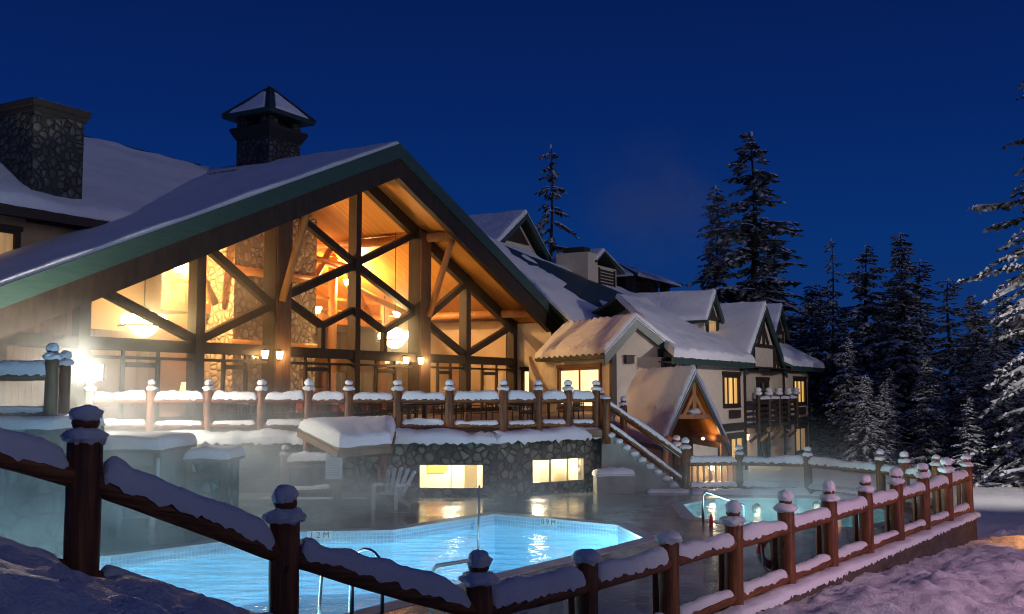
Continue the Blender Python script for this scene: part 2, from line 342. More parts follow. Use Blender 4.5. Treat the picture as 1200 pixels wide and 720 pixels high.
# ------------------------------------------------------------------ the ground, deck, pools
F0 = Vector((-.3, 9.36)); DR = Vector((.597, .802)); NR = Vector((.802, -.597)); NL = Vector((.54, -.842))
SITE = [(-16, 4), (-.3, 9.36), (10.5, 23.75), (9.9, 26.6), (8.6, 29.8), (3, 31.5), (-16, 31.5)]
def ss(a, b, x):
    t = max(0, min(1, (x-a)/(b-a))); return t*t*(3-2*t)
def fence_dist(X, Y):
    return max((X-F0.x)*NR.x+(Y-F0.y)*NR.y, (X-F0.x)*NL.x+(Y-F0.y)*NL.y)
def ground_h(X, Y):
    s = fence_dist(X, Y); t = (X-F0.x)*DR.x+(Y-F0.y)*DR.y
    if t > 0: z = .12-.036*min(t, 30)
    else:
        z = min(.12+.40*(-t), 2.4); z = z*(1-.55*ss(.9, 3.5, s)) + .18*math.exp(-((s-.25)/.5)**2)*ss(0, 1.5, -t)
    z += (.12*nz(X, Y, 0, .7)+.12*max(-.1,nz(X, Y, 3, 1.7))+.10*abs(nz(X, Y, 5, 2.6))+.09*max(0,nz(X, Y, 15, 4.2))+.04*nz(X,Y,8,6.5)+.035*max(0,nz(X,Y,21,11)))*ss(-.3, .5, s)*(1-.75*ss(2.5, 4.5, s)*ss(3, 10, t))
    # ploughed ridge along the outside of the kerb, then the groomed track
    if t > 2: z += .16*math.exp(-((s-1.6)/.8)**2)*(.6+.8*nz(X, Y, 9, .8))
    far = math.hypot(X, Y)
    z = min(z, 3)
    z += -.5*ss(26, 45, Y) + max(0, Y-95)*.13*ss(95, 160, Y) + max(0, X-45)*.12
    z += .15*nz(X, Y, 0, .15)*ss(15, 30, far)
    inside = (s < -.18)
    if inside:
        far_edge = min((9.9-X)*.96+(Y-26.6)*-.27 if Y > 20 else 9, (31.2-Y))
        drop = ss(.25, 1.1, -s)
        if Y < 31 and X < 10.6 and Y > 2:
            e2 = min(1.0, max(0, min(31.3-Y, (10.4-X) - max(0, (Y-24))*.36)))
            z = z*(1-ss(.1, .6, e2)*drop) + (-2.4)*ss(.1, .6, e2)*drop
        elif Y >= 31: z = min(z, -1.0+.1*nz(X, Y, 2, .3))
    return z
def axis_pts(lo, hi, c0, c1, fine, growth=1.12):
    a = [c0 + fine*i for i in range(int((c1-c0)/fine)+1)]; st = fine
    while a[-1] < hi: st *= growth; a.append(a[-1]+st)
    b = []; st = fine; q = c0
    while q > lo: st *= growth; q -= st; b.append(q)
    return b[::-1] + a
gx = axis_pts(-420, 420, -5.5, 13.5, .08); gy = axis_pts(-60, 620, 3, 26, .08)
m_ = MB(); w_ = len(gx)
m_.add([(X, Y, ground_h(X, Y)) for Y in gy for X in gx],
       [(j*w_+i, j*w_+i+1, (j+1)*w_+i+1, (j+1)*w_+i) for j in range(len(gy)-1) for i in range(w_-1)])
N, L, b = nodes(gs)   # corduroy of the groomed track
wv = N.new('ShaderNodeTexWave'); wv.inputs['Scale'].default_value = 1.6; wv.inputs['Distortion'].default_value = 1.2; wv.inputs['Detail'].default_value = 2
mpw = N.new('ShaderNodeMapping'); mpw.inputs['Rotation'].default_value = (0,0,R(-37)); tcw = N.new('ShaderNodeTexCoord'); L.new(tcw.outputs['Object'], mpw.inputs[0]); L.new(mpw.outputs[0], wv.inputs['Vector'])
prev_n = b.inputs['Normal'].links[0].from_socket; bump(gs, wv.outputs['Fac'], .10, .04, prev_n)
tag(m_.build('snowy_ground', gs, smooth=True), kind='structure')

POOL = [(-.4,24.06),(2.25,22.12),(2.54,20.24),(1.9,19.27),(-.27,16.37),(-.98,15.2),(-1.95,13.8),(-3.6,11.4),(-8.2,11.4),(-8.2,17.7),(-6.98,18.1),(-4.28,21.08),(-2.45,21.33)]
SPA = [(4.15,23.5),(4.95,22.25),(7.3,21.75),(8.9,23.6),(8.9,26.4),(7.6,27.6),(5.4,27.6),(4.3,26)]
def flat(name, outer, holes, z, m, parent=None):
    polys = [[Vector((*p, 0)) for p in outer]] + [[Vector((*p, 0)) for p in h] for h in holes]
    tri = tessellate_polygon(polys); vs = [p for q in polys for p in q]
    mb = MB(); mb.add([(p.x, p.y, z) for p in vs], [tuple(t) for t in tri]); o = mb.build(name, m, parent)
    me = o.data
    for p in me.polygons:
        if p.normal.z < 0: p.flip()
    return o
def area2(p): return sum(p[i][0]*p[(i+1)%len(p)][1]-p[(i+1)%len(p)][0]*p[i][1] for i in range(len(p)))
def offset(poly, d):
    """Offset a polygon outward by d."""
    sg = 1 if area2(poly) > 0 else -1; k = len(poly); out = []
    for i in range(k):
        p, q, r = Vector(poly[i-1]), Vector(poly[i]), Vector(poly[(i+1)%k]); a = (q-p).normalized(); c = (r-q).normalized()
        n1 = Vector((a.y, -a.x))*sg; n2 = Vector((c.y, -c.x))*sg; n = (n1+n2).normalized(); k_ = d/max(.35, n.dot(n1)); out.append(tuple(q+n*k_))
    return out
DECK = [(-16,4.8),(-4.9,7.05),(-3.07,7.75),(-1.83,8.65),(-.5,9.5),(10.15,23.7),(9.75,26.5),(8.4,29.6),(6.5,30.2),(6.5,33.0),(-16,33.0)]
SITE_DECK = [(-16,7.5),(-3.6,9.2),(-.5,9.7)] + DECK[5:]
tag(flat('pool_deck', SITE_DECK, [offset(POOL, .32), offset(SPA, .3)], 0, deckm), kind='structure')
def make_pool(name, poly, depth, zc, cop, label, cat, basin, tile_h=.21):
    root = empty(name, (poly[0][0], poly[0][1], 0), 0, label, cat); o0 = Vector((poly[0][0], poly[0][1], 0))
    P = [(p[0]-o0.x, p[1]-o0.y) for p in poly]; Q = offset(P, cop); k = len(P)
    c = MB()
    for i in range(k):
        j = (i+1) % k; a, b_, A, B = P[i], P[j], Q[i], Q[j]
        c.quad((*a,zc),(*b_,zc),(*B,zc),(*A,zc)); c.quad((*A,zc),(*B,zc),(*B,-.05),(*A,-.05)); c.quad((*a,zc-.05),(*b_,zc-.05),(*b_,zc),(*a,zc))
    c.build('coping', coping_m, root)
    t = MB(); uvs = []; run = 0
    for i in range(k):
        a, b_ = P[i], P[(i+1)%k]; ln = math.dist(a, b_)
        t.quad((*a,zc-.05-tile_h),(*b_,zc-.05-tile_h),(*b_,zc-.05),(*a,zc-.05)); uvs += [(run,0),(run+ln,0),(run+ln,tile_h),(run,tile_h)]; run += ln
    to = t.build('tile_band', tile_m, root); ul = to.data.uv_layers.new(name='UVMap')
    for i, uv in enumerate(uvs): ul.data[i].uv = uv
    g = MB(); zt = zc-.05-tile_h
    for i in range(k):
        a, b_ = P[i], P[(i+1)%k]; g.quad((*a,-depth),(*b_,-depth),(*b_,zt),(*a,zt))
    fl = tessellate_polygon([[Vector((*p,0)) for p in P]]); g.add([(*p,-depth) for p in P], [tuple(f) for f in fl])
    g.build('basin', basin, root)
    return root
pool = make_pool('swimming_pool', POOL, 1.25, .012, .34, 'large angular swimming pool of bright blue water sunk in the wet deck', 'pool', basin_m)
spa_m = noisy('spa_plaster', (.35,.62,.62), (.45,.72,.72), .8, .8, bs=0)
spa = make_pool('hot_pool', SPA, .95, .012, .3, 'smaller pale aqua hot pool by the far log fence, two bathers in it', 'pool', spa_m, .08)
tag(flat('pool_water', POOL, [], -.19, water_m), kind='structure')
tag(flat('hot_pool_water', SPA, [], -.075, water_m), kind='structure')
# underwater lamps (round fixtures on the basin walls)
pl_m = mat('pool_lamp_glow', (1,1,1), .5, 0, (.75,.95,1), 14)
def pool_lamp(root, poly, i, f, z, en, col, inset=.25):
    a, c = Vector(poly[i]), Vector(poly[(i+1) % len(poly)]); p = a.lerp(c, f); sg = 1 if area2(poly) > 0 else -1
    d = (c-a).normalized(); n = Vector((-d.y, d.x))*sg; o = Vector((poly[0][0], poly[0][1]))
    q = p + n*.03 - o; m = MB(); m.tube([(q.x-n.x*.025,q.y-n.y*.025,z),(q.x+n.x*.02,q.y+n.y*.02,z)], .12, 14); m.build('pool_lamp', pl_m, root)
    lamp('pool_light', (p.x+n.x*inset-o.x, p.y+n.y*inset-o.y, z), en, col, .12, root)
for i, f in ((2,.5),(3,.7),(6,.3),(7,.5),(8,.4)): pool_lamp(pool, POOL, i, f, -.62, 430, (.66,.90,1))
for i, f in ((0,.5),(1,.6)): pool_lamp(spa, SPA, i, f, -.5, 300, (.72,1,.98))
# depth markers set in the tile band
def text(body, size, m, parent, mw, name='lettering', extr=.003):
    cu = bpy.data.curves.new(name, 'FONT'); cu.body = body; cu.size = size; cu.extrude = extr; cu.align_x = 'CENTER'; cu.align_y = 'CENTER'
    o = bpy.data.objects.new(name+'_tmp', cu); COL.objects.link(o)
    me = bpy.data.meshes.new_from_object(o.evaluated_get(bpy.context.evaluated_depsgraph_get())); bpy.data.objects.remove(o)
    me.materials.clear(); me.materials.append(m); q = bpy.data.objects.new(name, me); COL.objects.link(q); q.parent = parent; q.matrix_local = mw; return q
mark_w = noisy('marker_tile', (.55,.58,.58), (.65,.67,.67), 9, .3, bs=0); ink = mat('marker_ink', (.02,.025,.03), .4)
def marker(body, i, f, w):
    a, c = Vector(POOL[i]), Vector(POOL[(i+1) % len(POOL)]); p = a.lerp(c, f); d = (c-a).normalized(); n = Vector((d.y, -d.x))   # into the pool
    if area2(POOL) > 0: n = -n
    xa = Vector((-n.y, n.x, 0)); za = Vector((n.x, n.y, 0)); ya = Vector((0,0,1)); o = Vector((POOL[0][0], POOL[0][1], 0))
    M = Matrix((xa, ya, za)).transposed().to_4x4(); M.translation = Vector((p.x, p.y, -.065)) - o + za*.006
    h = MB(); h.box(-w/2,-.085,-.004,w/2,.085,.004); t = h.build('depth_marker', mark_w, pool); t.matrix_local = M
    text(body, .17, ink, t, Matrix.Translation((0,0,.006)))
marker('1 2 M', 11, .2, .5); marker('0 9 M', 0, .46, .44)
# concrete kerb wall that carries the near fence
k_ = MB(); a_, c_ = F0, Vector((10.55, 23.95))
dd = (c_-a_).normalized(); nn = Vector((dd.y,-dd.x))
k_.prism([(a_.x-nn.x*.2,a_.y-nn.y*.2,-2.0),(a_.x+nn.x*.2,a_.y+nn.y*.2,-2.0),(a_.x+nn.x*.16,a_.y+nn.y*.16,.03),(a_.x-nn.x*.2,a_.y-nn.y*.2,.03)], ((c_-a_).x,(c_-a_).y,0))
kerb = k_.build('kerb_wall', noisy('kerb_boards', (.05,.036,.028), (.11,.085,.07), 3, .8, (1,1,4), .5, .02)); tag(kerb, 'low dark kerb wall under the near log fence, capped by snow', 'wall')
m_ = MB(); snow_strip(m_, (a_.x+nn.x*.12,a_.y+nn.y*.12,.03), (c_.x+nn.x*.12,c_.y+nn.y*.12,.03),   .30, .075, 5, .05, .04); m_.build('snow', snow, kerb, True)

# ------------------------------------------------------------------ log fences
def post(parent, p, z0, z1, r, seed=0, ball=True, m=log_red, capscale=1.0):
    """Round log post, turned ball on top, both under snow. z1 = top of the log itself."""
    mb = MB(); k = 7
    mb.tube([(p[0]+.012*nz(seed,i), p[1]+.012*nz(seed,i,4), z0+(z1-z0)*i/k) for i in range(k+1)], [r*(1+.03*nz(seed+i*.7, 2)) for i in range(k+1)], 16, .04, seed)
    o = mb.build('post', m, parent, True)
    c = r*capscale*(1+.16*nz(seed*3.3, 1.7)); tz = .10*nz(seed*2.1, 8); bz = 1+.22*nz(seed*1.9, 4.4)
    if ball:
        f = MB(); f.tube([(p[0],p[1],z1-.02),(p[0],p[1],z1+.75*r)], [r*.55,r*.5], 12); f.ball((p[0],p[1],z1+1.15*r), (r*.8,r*.8,r*.62), 14, 8); f.build('finial', m, o, True)
        s = MB(); s.ball((p[0]+.1*r*nz(seed,9),p[1],z1+1.60*r), (c*.93*bz,c*.93,c*(.76+.3*nz(seed*2.7,3))), 32, 20, .16, 1.7, seed); s.build('snow_cap', snow_fine, o, True)
        s = MB(); s.ball((p[0]+.14*r*nz(seed,5),p[1]+.14*r*nz(seed,7),z1+.26*r), (c*(1.32+.1*nz(seed,1)),c*1.32,c*.62), 36, 20, .22, 1.8, seed+4); s.build('snow_collar', snow_fine, o, True)
    else:
        s = MB(); s.ball((p[0],p[1],z1+.12*r), (c*1.22,c*1.2,c*.68), 22, 12, .2, 2.0, seed+4); s.build('snow_cap', snow_fine, o, True)
    return o
def rail(parent, p0, p1, r, seed=0, snow_h=.13, m=log_h, gap=.0, skirt=.03, wscale=2.0):
    p0, p1 = Vector(p0), Vector(p1); mb = MB(); k = 8
    mb.tube([p0.lerp(p1, i/k)+Vector((0,0,.012*nz(seed,i*.6))) for i in range(k+1)], [r*(1+.05*nz(seed+i*.5, 6)) for i in range(k+1)], 14, .04, seed)
    o = mb.build('rail', m, parent, True)
    if snow_h:
        d = (p1-p0).normalized()*gap; s = MB(); u = Vector((0,0,r*.55)); snow_strip(s, p0+d+u, p1-d+u, r*wscale, snow_h, seed, .035, skirt); s.build('snow', snow_fine, o, True)
    return o
fence = empty('log_fence', (F0.x, F0.y, 0), 0, 'near reddish log fence with snow topped posts running beside the pools', 'fence')
fp = [(-4.35,6.47,1.95),(-3.07,7.42,1.40),(-1.83,8.37,.72),(-.30,9.36,.05)]
t_ = [10.4-(-.3), 23.65-9.36]
for i in range(1, 11): fp.append((-.3+t_[0]*i/10, 9.36+t_[1]*i/10, .02))
loc = lambda p: (p[0]-F0.x, p[1]-F0.y, p[2])
frame_m = noisy('frame_brown', (.20,.085,.035), (.32,.15,.065), 4, .5)
for i, p in enumerate(fp):
    q = loc(p); b_all = i not in (4, 5)
    post(fence, q, q[2]-.35, q[2]+1.12, .122, i*1.7+.3, b_all)
    if i+1 < len(fp):
        n_ = loc(fp[i+1]); a, c = Vector(q), Vector(n_)
        sl = i < 3
        rail(fence, a+Vector((0,0,.86)), c+Vector((0,0,.86)), .09, i*2.3+1, .15 if i < 4 else .125, gap=.13, wscale=2.1)
        rail(fence, a+Vector((0,0,.17)), c+Vector((0,0,.17)), .085, i*2.3+2, .085, gap=.15, wscale=1.8)
        if i >= 3:
            d = (c-a).normalized(); ins = Vector((-d.y*-1, d.x*-1, 0)); ins = Vector((-d.y, d.x, 0))*.16
            g = MB(); g.beam(a+d*.2+ins+Vector((0,0,.48)), c-d*.2+ins+Vector((0,0,.48)), .012, .62); gp = g.build('glass_panel', panel_m, fence)
            f = MB(); q_ = c+ins*1.15; f.beam(q_+Vector((0,0,-.02)), q_+Vector((0,0,.84)), .075, .075, (1,0,0)); f.build('panel_frame', frame_m, gp)
far = empty('log_fence', (6.5, 29.5, 0), 0, 'far log fence with snowy rails behind the pale aqua hot pool', 'fence')
ff = [(4.92,29.25),(6.5,29.6),(8.3,29.0),(9.45,26.5),(9.72,25.6),(10.1,24.6)]
for i, p in enumerate(ff):
    q = (p[0]-6.5, p[1]-29.5, 0); zt = 1.28 if i < 3 else 1.34
    if i: post(far, q, -.5, zt-.25, .115, 30+i)
    if i+1 < len(ff):
        n_ = (ff[i+1][0]-6.5, ff[i+1][1]-29.5, 0); a, c = Vector(q), Vector(n_)
        rail(far, a+Vector((0,0,.80)), c+Vector((0,0,.80)), .085, 40+i, .15, gap=.1, wscale=2.3)
        rail(far, a+Vector((0,0,.12)), c+Vector((0,0,.12)), .085, 50+i, .12, gap=.1, wscale=2.6)
        if i == 0:
            for k in range(1, 9):
                t = MB(); pt = a.lerp(c, k/9); t.beam(pt+Vector((0,0,.15)), pt+Vector((0,0,.78)), .055, .055, (1,0,0)); t.build('baluster', frame_m, far)
        else:
            g = MB(); g.beam(a.lerp(c,.06)+Vector((0,0,.45)), c.lerp(a,.06)+Vector((0,0,.45)), .012, .6); g.build('glass_panel', panel_m, far)
m_ = MB(); snow_strip(m_, (5.0,28.9,0), (8.2,28.55,0), .55, .16, 61); snow_strip(m_, (8.3,28.4,0), (9.3,26.6,0), .45, .13, 62)
tag(m_.build('snow_ridge', snow, smooth=True), 'low ridge of snow along the deck at the foot of the far fence', 'snow bank')

# ------------------------------------------------------------------ raised terrace, its stone wall and log railing
terr = MB(); terr.prism([(-16,33.0,1.75),(-16,27.62,1.75),(-.46,27.62,1.75),(2.75,29.35,1.75),(2.75,33,1.75)], (0,0,-.22))
terr.prism([(-30,33.0,1.75),(2.75,33.0,1.75),(4.4,44.9,1.75),(.9,55,1.75),(-30,62,1.75)], (0,0,-.22))
tag(terr.build('terrace_floor', board_m), kind='structure')
wall = empty('stone_wall', (-.39,27.9,0), 0, 'river stone wall under the terrace, with two bright windows', 'wall')
o_ = Vector((-.39,27.9,0)); e_ = Vector((2.99,2.0,0)).normalized(); en = Vector((e_.y,-e_.x,0))
def wall_holes(mb, p0, d, ln, z0, z1, thick, holes):
    """Vertical wall from p0 along d, facing (d.y,-d.x), with rectangular holes (s0,s1,h0,h1)."""
    p0 = Vector(p0); d = Vector(d); n = Vector((d.y,-d.x,0)); xs = sorted({0, ln, *[h[0] for h in holes], *[h[1] for h in holes]})
    def blk(a, c, lo, hi):
        if hi-lo < 1e-4: return
        A = p0+d*a; mb.prism([A+Vector((0,0,lo)), A+d*(c-a)+Vector((0,0,lo)), A+d*(c-a)+Vector((0,0,hi)), A+Vector((0,0,hi))], -n*thick)
    for a, c in zip(xs, xs[1:]):
        hs = sorted([h for h in holes if h[0] <= a+1e-6 and h[1] >= c-1e-6], key=lambda h: h[2]); lo = z0
        for h in hs: blk(a, c, lo, h[2]); lo = h[3]
        blk(a, c, lo, z1)
m_ = MB(); wall_holes(m_, Vector((-14,27.9,0))-o_, (1,0,0), 13.61, -.1, 1.55, .35, [(11.47,13.24,.2,.88)])
wall_holes(m_, (0,0,0), e_, 3.62, -.1, 1.55, .35, [(1.15,2.99,.28,.96)]); m_.build('wall', stone, wall)
def window_in(parent, p0, d, s0, s1, z0, z1, pane_m, fr_m, mull=1, fw=.07, depth=.10, proud=.03, trans=None, name='window', lintel=None, sill=False, base=(0,0,0)):
    """Window with real frame; pane set back in the opening. Facing (d.y,-d.x)."""
    p0 = Vector(p0)-Vector(base); d = Vector(d); n = Vector((d.y,-d.x,0)); A = p0+d*s0; Bq = p0+d*s1; Z = lambda z: Vector((0,0,z))
    f = MB(); off = n*(proud-.04)
    f.beam(A+Z(z0)+off+d*fw/2, A+Z(z1)+off+d*fw/2, fw, .12, n); f.beam(Bq+Z(z0)+off-d*fw/2, Bq+Z(z1)+off-d*fw/2, fw, .12, n)
    f.beam(A+Z(z0+fw/2)+off+d*fw, Bq+Z(z0+fw/2)+off-d*fw, .12, fw); f.beam(A+Z(z1-fw/2)+off+d*fw, Bq+Z(z1-fw/2)+off-d*fw, .12, fw)
    for k in range(mull):
        q = A.lerp(Bq, (k+1)/(mull+1)); f.beam(q+Z(z0+fw)-n*.03, q+Z(z1-fw)-n*.03, fw*.7, .06, n)
    w = f.build(name, fr_m, parent)
    g = MB(); q = n*-.06; g.quad(A+Z(z0)+q, Bq+Z(z0)+q, Bq+Z(z1)+q, A+Z(z1)+q); g.build('pane', pane_m, w)
    if lintel:
        l = MB(); l.beam(A-d*.16+Z(z1+lintel/2)+n*.03, Bq+d*.16+Z(z1+lintel/2)+n*.03, .12, lintel); l.beam(A-d*.05+Z(z0)+n*.02, A-d*.05+Z(z1)+n*.02, .1, .09, n); l.beam(Bq+d*.05+Z(z0)+n*.02, Bq+d*.05+Z(z1)+n*.02, .1, .09, n); l.beam(A-d*.1+Z(z0-.05)+n*.03, Bq+d*.1+Z(z0-.05)+n*.03, .14, .1); l.build('surround', fr_m, w)
    return w
tframe = noisy('bronze_frame', (.10,.09,.07), (.16,.14,.11), 6, .5)
window_in(wall, (-14,27.9,0), (1,0,0), 11.47, 13.24, .2, .88, glass_m, tframe, 1, .035, proud=-.05, base=o_)
window_in(wall, (-.39,27.9,0), e_, 1.15, 2.99, .28, .96, glass_m, tframe, 2, .035, proud=-.05, base=o_)
room_m = noisy('changing_room_paint', (.66,.58,.44), (.74,.66,.5), 1, .9, bs=0)
def room(p, d, w, dp, label):
    n = Vector((d.y,-d.x,0)); m = MB(); q = [p, p+d*w, p+d*w-n*dp, p-n*dp]; up = Vector((0,0,1.48))
    for i in (1,2,3): m.quad(q[i], q[(i+1)%4], q[(i+1)%4]+up, q[i]+up)
    m.quad(*[v+Vector((0,0,.01)) for v in q]); m.quad(*[v+up for v in q]); m.build('room_lining', room_m, wall)
    m = MB(); c = (q[0]+q[2])/2; m.beam(c-d*w*.3+Vector((0,0,1.43)), c+d*w*.3+Vector((0,0,1.43)), .16, .05); m.build('ceiling_light', mat('tube_glow_'+label, (1,1,1), .5, 0, (1,.86,.58), 22), wall)
    lamp('room_light', c+Vector((0,0,1.25)), 330, (1,.86,.6), .3, wall)
    m = MB(); e = p-n*(dp*.55)+d*w*.72; m.beam(e, e+Vector((0,0,.75)), .5, .35, (1,0,0)); m.build('bench', room_m, wall)
    m = MB(); e = p-n*(dp*.98)+d*w*.3; m.box(e.x-.3,e.y-.03,.45,e.x+.3,e.y,.9); m.build('wall_cupboard', pine, wall)
room(Vector((-14+11.1,28.26,0))-o_, Vector((1,0,0)), 2.4, 2.2, 'a'); room(e_*.95-en*.36, e_, 2.3, 1.8, 'b')
m_ = MB(); snow_strip(m_, Vector((-9.7,27.62,1.52))-o_, Vector((-.42,27.62,1.52))-o_, .8, .27, 71, .1, .06); m_.build('snow', snow, wall, True)
m_ = MB(); snow_strip(m_, Vector((-.55,27.64,1.52))-o_, Vector((2.6,29.72,1.56))-o_, .75, .26, 72, .1, .06); m_.build('snow', snow, wall, True)
railing = empty('log_railing', (-.23,27.8,1.75), 0, 'long snowy log railing along the terrace edge above the stone wall', 'railing')
rp = [(-11.4,27.8),(-9.75,27.8),(-8.2,27.8),(-6.77,27.8),(-5.5,27.8),(-4.41,27.8),(-3.1,27.8),(-1.69,27.8),(-.23,27.8),(.72,28.42),(1.58,29.0),(2.42,29.55)]
for i, p in enumerate(rp):
    q = (p[0]+.23, p[1]-27.8, 0)
    post(railing, q, -.12, 1.13, .115, 80+i, True, capscale=1.05)
    if i+1 < len(rp):
        a, c = Vector(q), Vector((rp[i+1][0]+.23, rp[i+1][1]-27.8, 0))
        rail(railing, a+Vector((0,0,.85)), c+Vector((0,0,.85)), .085, 90+i, .20, gap=.12, wscale=2.3)
        rail(railing, a+Vector((0,0,.17)), c+Vector((0,0,.17)), .08, 110+i, .09 if i % 3 else .12, gap=.14, wscale=2.0)

# ------------------------------------------------------------------ stairs from the terrace down to the pool deck
st = empty('staircase', (2.6, 29.3, 0), 0, 'snowy open stairs with log handrails from the terrace down to the wet deck', 'stairs')
n_st = 10; run = 2.2/n_st; rise = 1.75/n_st
for k in range(n_st):
    z = 1.75-(k+1)*rise; x0 = .1+(k+.5)*run
    m_ = MB(); m_.box(.1+k*run, .12, z-.02, .1+(k+1)*run+.03, 1.45, z+.03); td = m_.build('tread', board_m, st)
    m_ = MB(); m_.ball((x0+.03*nz(k,1),.0,z+.02), (run*.62,.13+.03*nz(k,2),.085+.03*nz(k,5)), 12, 7, .25, 2, k); m_.build('snow', snow_fine, td, True)
    m_ = MB(); m_.ball((x0+.05*nz(k,4),.75+.1*nz(k,6),z+.03), (run*.5,.55,.05), 12, 6, .3, 2, k+30); m_.build('snow', snow_fine, td, True)
m_ = MB(); m_.prism([(-.05,0,-.1),(2.3,0,-.1),(2.3,0,.08),(.1,0,1.72),(-.05,0,1.72)], (0,.1,0)); m_.build('side_wall', conc, st)
m_ = MB(); snow_strip(m_, (1.2,-.12,0),(2.7,-.18,0), .3, .09, 66, .06); m_.build('snow', snow_fine, st, True)
for y0, zb, sd in ((.0, 0, 1), (1.55, 0, 2)):
    top = (.08, y0, 1.75); bot = (2.32, y0, 0.0)
    post(st, top, 1.35 if y0 == 0 else 1.2, 2.62, .125, 120+sd, y0 > 0, capscale=.9); post(st, bot, -.3, 1.22, .13, 124+sd, True)
    rail(st, (top[0],y0,2.52), (bot[0],y0,.98), .075, 126+sd, .09, gap=.12, wscale=2.1)
    rail(st, (top[0],y0,1.93), (bot[0],y0,.28), .07, 130+sd, .07, gap=.12, wscale=2.0)
    h = MB(); h.tube([(.1,y0+.14,2.3),(.5,y0+.14,2.22),(2.2,y0+.14,.95),(2.45,y0+.14,.9)], .022, 8); h.build('handrail', steel, st, True)
post(st, (.75,1.6,1.2), .6, 2.42, .11, 140)
# planter box at the foot of the stairs
pl = empty('planter_box', (2.85,29.05,0), R(4), 'square concrete planter heaped with snow beside the stairs', 'planter')
m_ = MB(); m_.prism([(-.52,-.36,0),(.52,-.36,0),(.52,.36,0),(-.52,.36,0)], (0,0,.52)); m_.build('box', conc, pl)
m_ = MB(); m_.box(-.55,-.39,.46,.55,.39,.53); m_.build('rim', conc, pl)
m_ = MB(); snow_slab(m_, (-.54,-.38,.53),(.54,-.38,.53),(.54,.38,.53),(-.54,.38,.53), .15, 16, 12, .08, .04, 3, .18, 2.5); m_.build('snow', snow_fine, pl, True)

# ------------------------------------------------------------------ shelters and furniture on the pool deck
def shelter(name, A, B, C, D, th, posts, label):
    root = empty(name, (A[0],A[1],0), 0, label, 'shelter'); o = Vector((A[0],A[1],0)); q = [Vector(p)-o for p in (A,B,C,D)]
    m = MB(); m.prism(q, (0,0,-.12)); m.build('roof', board_m, root)
    m = MB()
    for i in range(4): m.beam(q[i]-Vector((0,0,.2)), q[(i+1)%4]-Vector((0,0,.2)), .1, .16)
    m.build('roof_frame', timber_w, root)
    m = MB(); snow_slab(m, *q, th, 22, 18, .05, .05, 5, .22, 1.3); m.build('snow', snow, root, True)
    for p, z in posts:
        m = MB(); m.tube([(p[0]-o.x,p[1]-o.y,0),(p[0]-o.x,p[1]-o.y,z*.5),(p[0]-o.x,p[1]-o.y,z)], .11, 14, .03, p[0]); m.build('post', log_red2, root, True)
    return root
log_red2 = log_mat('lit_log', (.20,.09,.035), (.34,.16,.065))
sh = shelter('log_shelter', (-4.25,25.4,1.50),(-3.05,26.0,1.58),(-3.15,27.75,1.98),(-5.65,27.3,1.92), .26, [((-4.35,25.75),1.42),((-3.3,26.3),1.42),((-5.4,27.2),1.8)], 'small log shelter under one thick sloping slab of snow beside the stone wall')
m_ = MB(); m_.beam((-.95,1.55,1.22),(.9,.95,1.22),.1,.1)
m_.build('tie_beam', timber_w, sh)
sg = empty('notice_board', (-4.40,25.60,1.0), R(-4), 'white notice board of pool rules on the shelter post', 'sign')
m_ = MB(); m_.box(-.22,-.015,-.33,.2,.015,.27); m_.build('panel', noisy('notice_white',(.55,.58,.6),(.66,.68,.7),5,.5,bs=0), sg)
m_ = MB()
for k in range(11):
    ln = .30+.08*nz(k, 3); m_.box(-.17,-.019,.17-.042*k,-.17+ln,-.0155,.178-.042*k)
m_.box(-.12,-.019,.215,.10,-.0155,.236)
m_.build('text_lines', mat('notice_grey', (.25,.27,.3), .6), sg)
# short fence in front of the stone wall
sf = empty('log_fence', (-5.78,26.3,0), 0, 'short snowy log fence between the plunge area and the log shelter', 'fence')
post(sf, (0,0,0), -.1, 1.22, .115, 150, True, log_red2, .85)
rail(sf, (0,0,1.04), (1.35,-.5,1.13), .08, 151, .17, wscale=2.3, gap=.1); rail(sf, (0,0,.32), (1.35,-.5,.42), .07, 152, .07, gap=.1)
m_ = MB(); m_.box(.1,.05,0,1.3,.1,.9); m_.build('panel', planks_v, sf)
pf = empty('stone_platform', (-6,26.3,0), 0, 'low stone ledge dusted with snow in front of the shelter', 'ledge')
m_ = MB(); m_.box(-1.2,-.55,-.05,2.6,1.2,.16); m_.build('base', conc, pf)
m_ = MB(); snow_strip(m_, (-.3,-.45,.16),(2.4,-.42,.16), .16, .05, 160); m_.build('snow', snow_fine, pf, True)
# plank screen behind (dark slatted)
scn = empty('slatted_screen', (-9,27.35,0), 0, 'dark slatted wooden screen against the misty stone wall', 'screen')
m_ = MB()
for k in range(11): m_.box(1.5,0,.05+k*.115,4.1,.03,.14+k*.115)
m_.build('slats', timber, scn)
m_ = MB(); m_.box(1.42,-.01,0,1.5,.06,1.35); m_.box(4.1,-.01,0,4.18,.06,1.35); m_.build('frame', timber, scn)
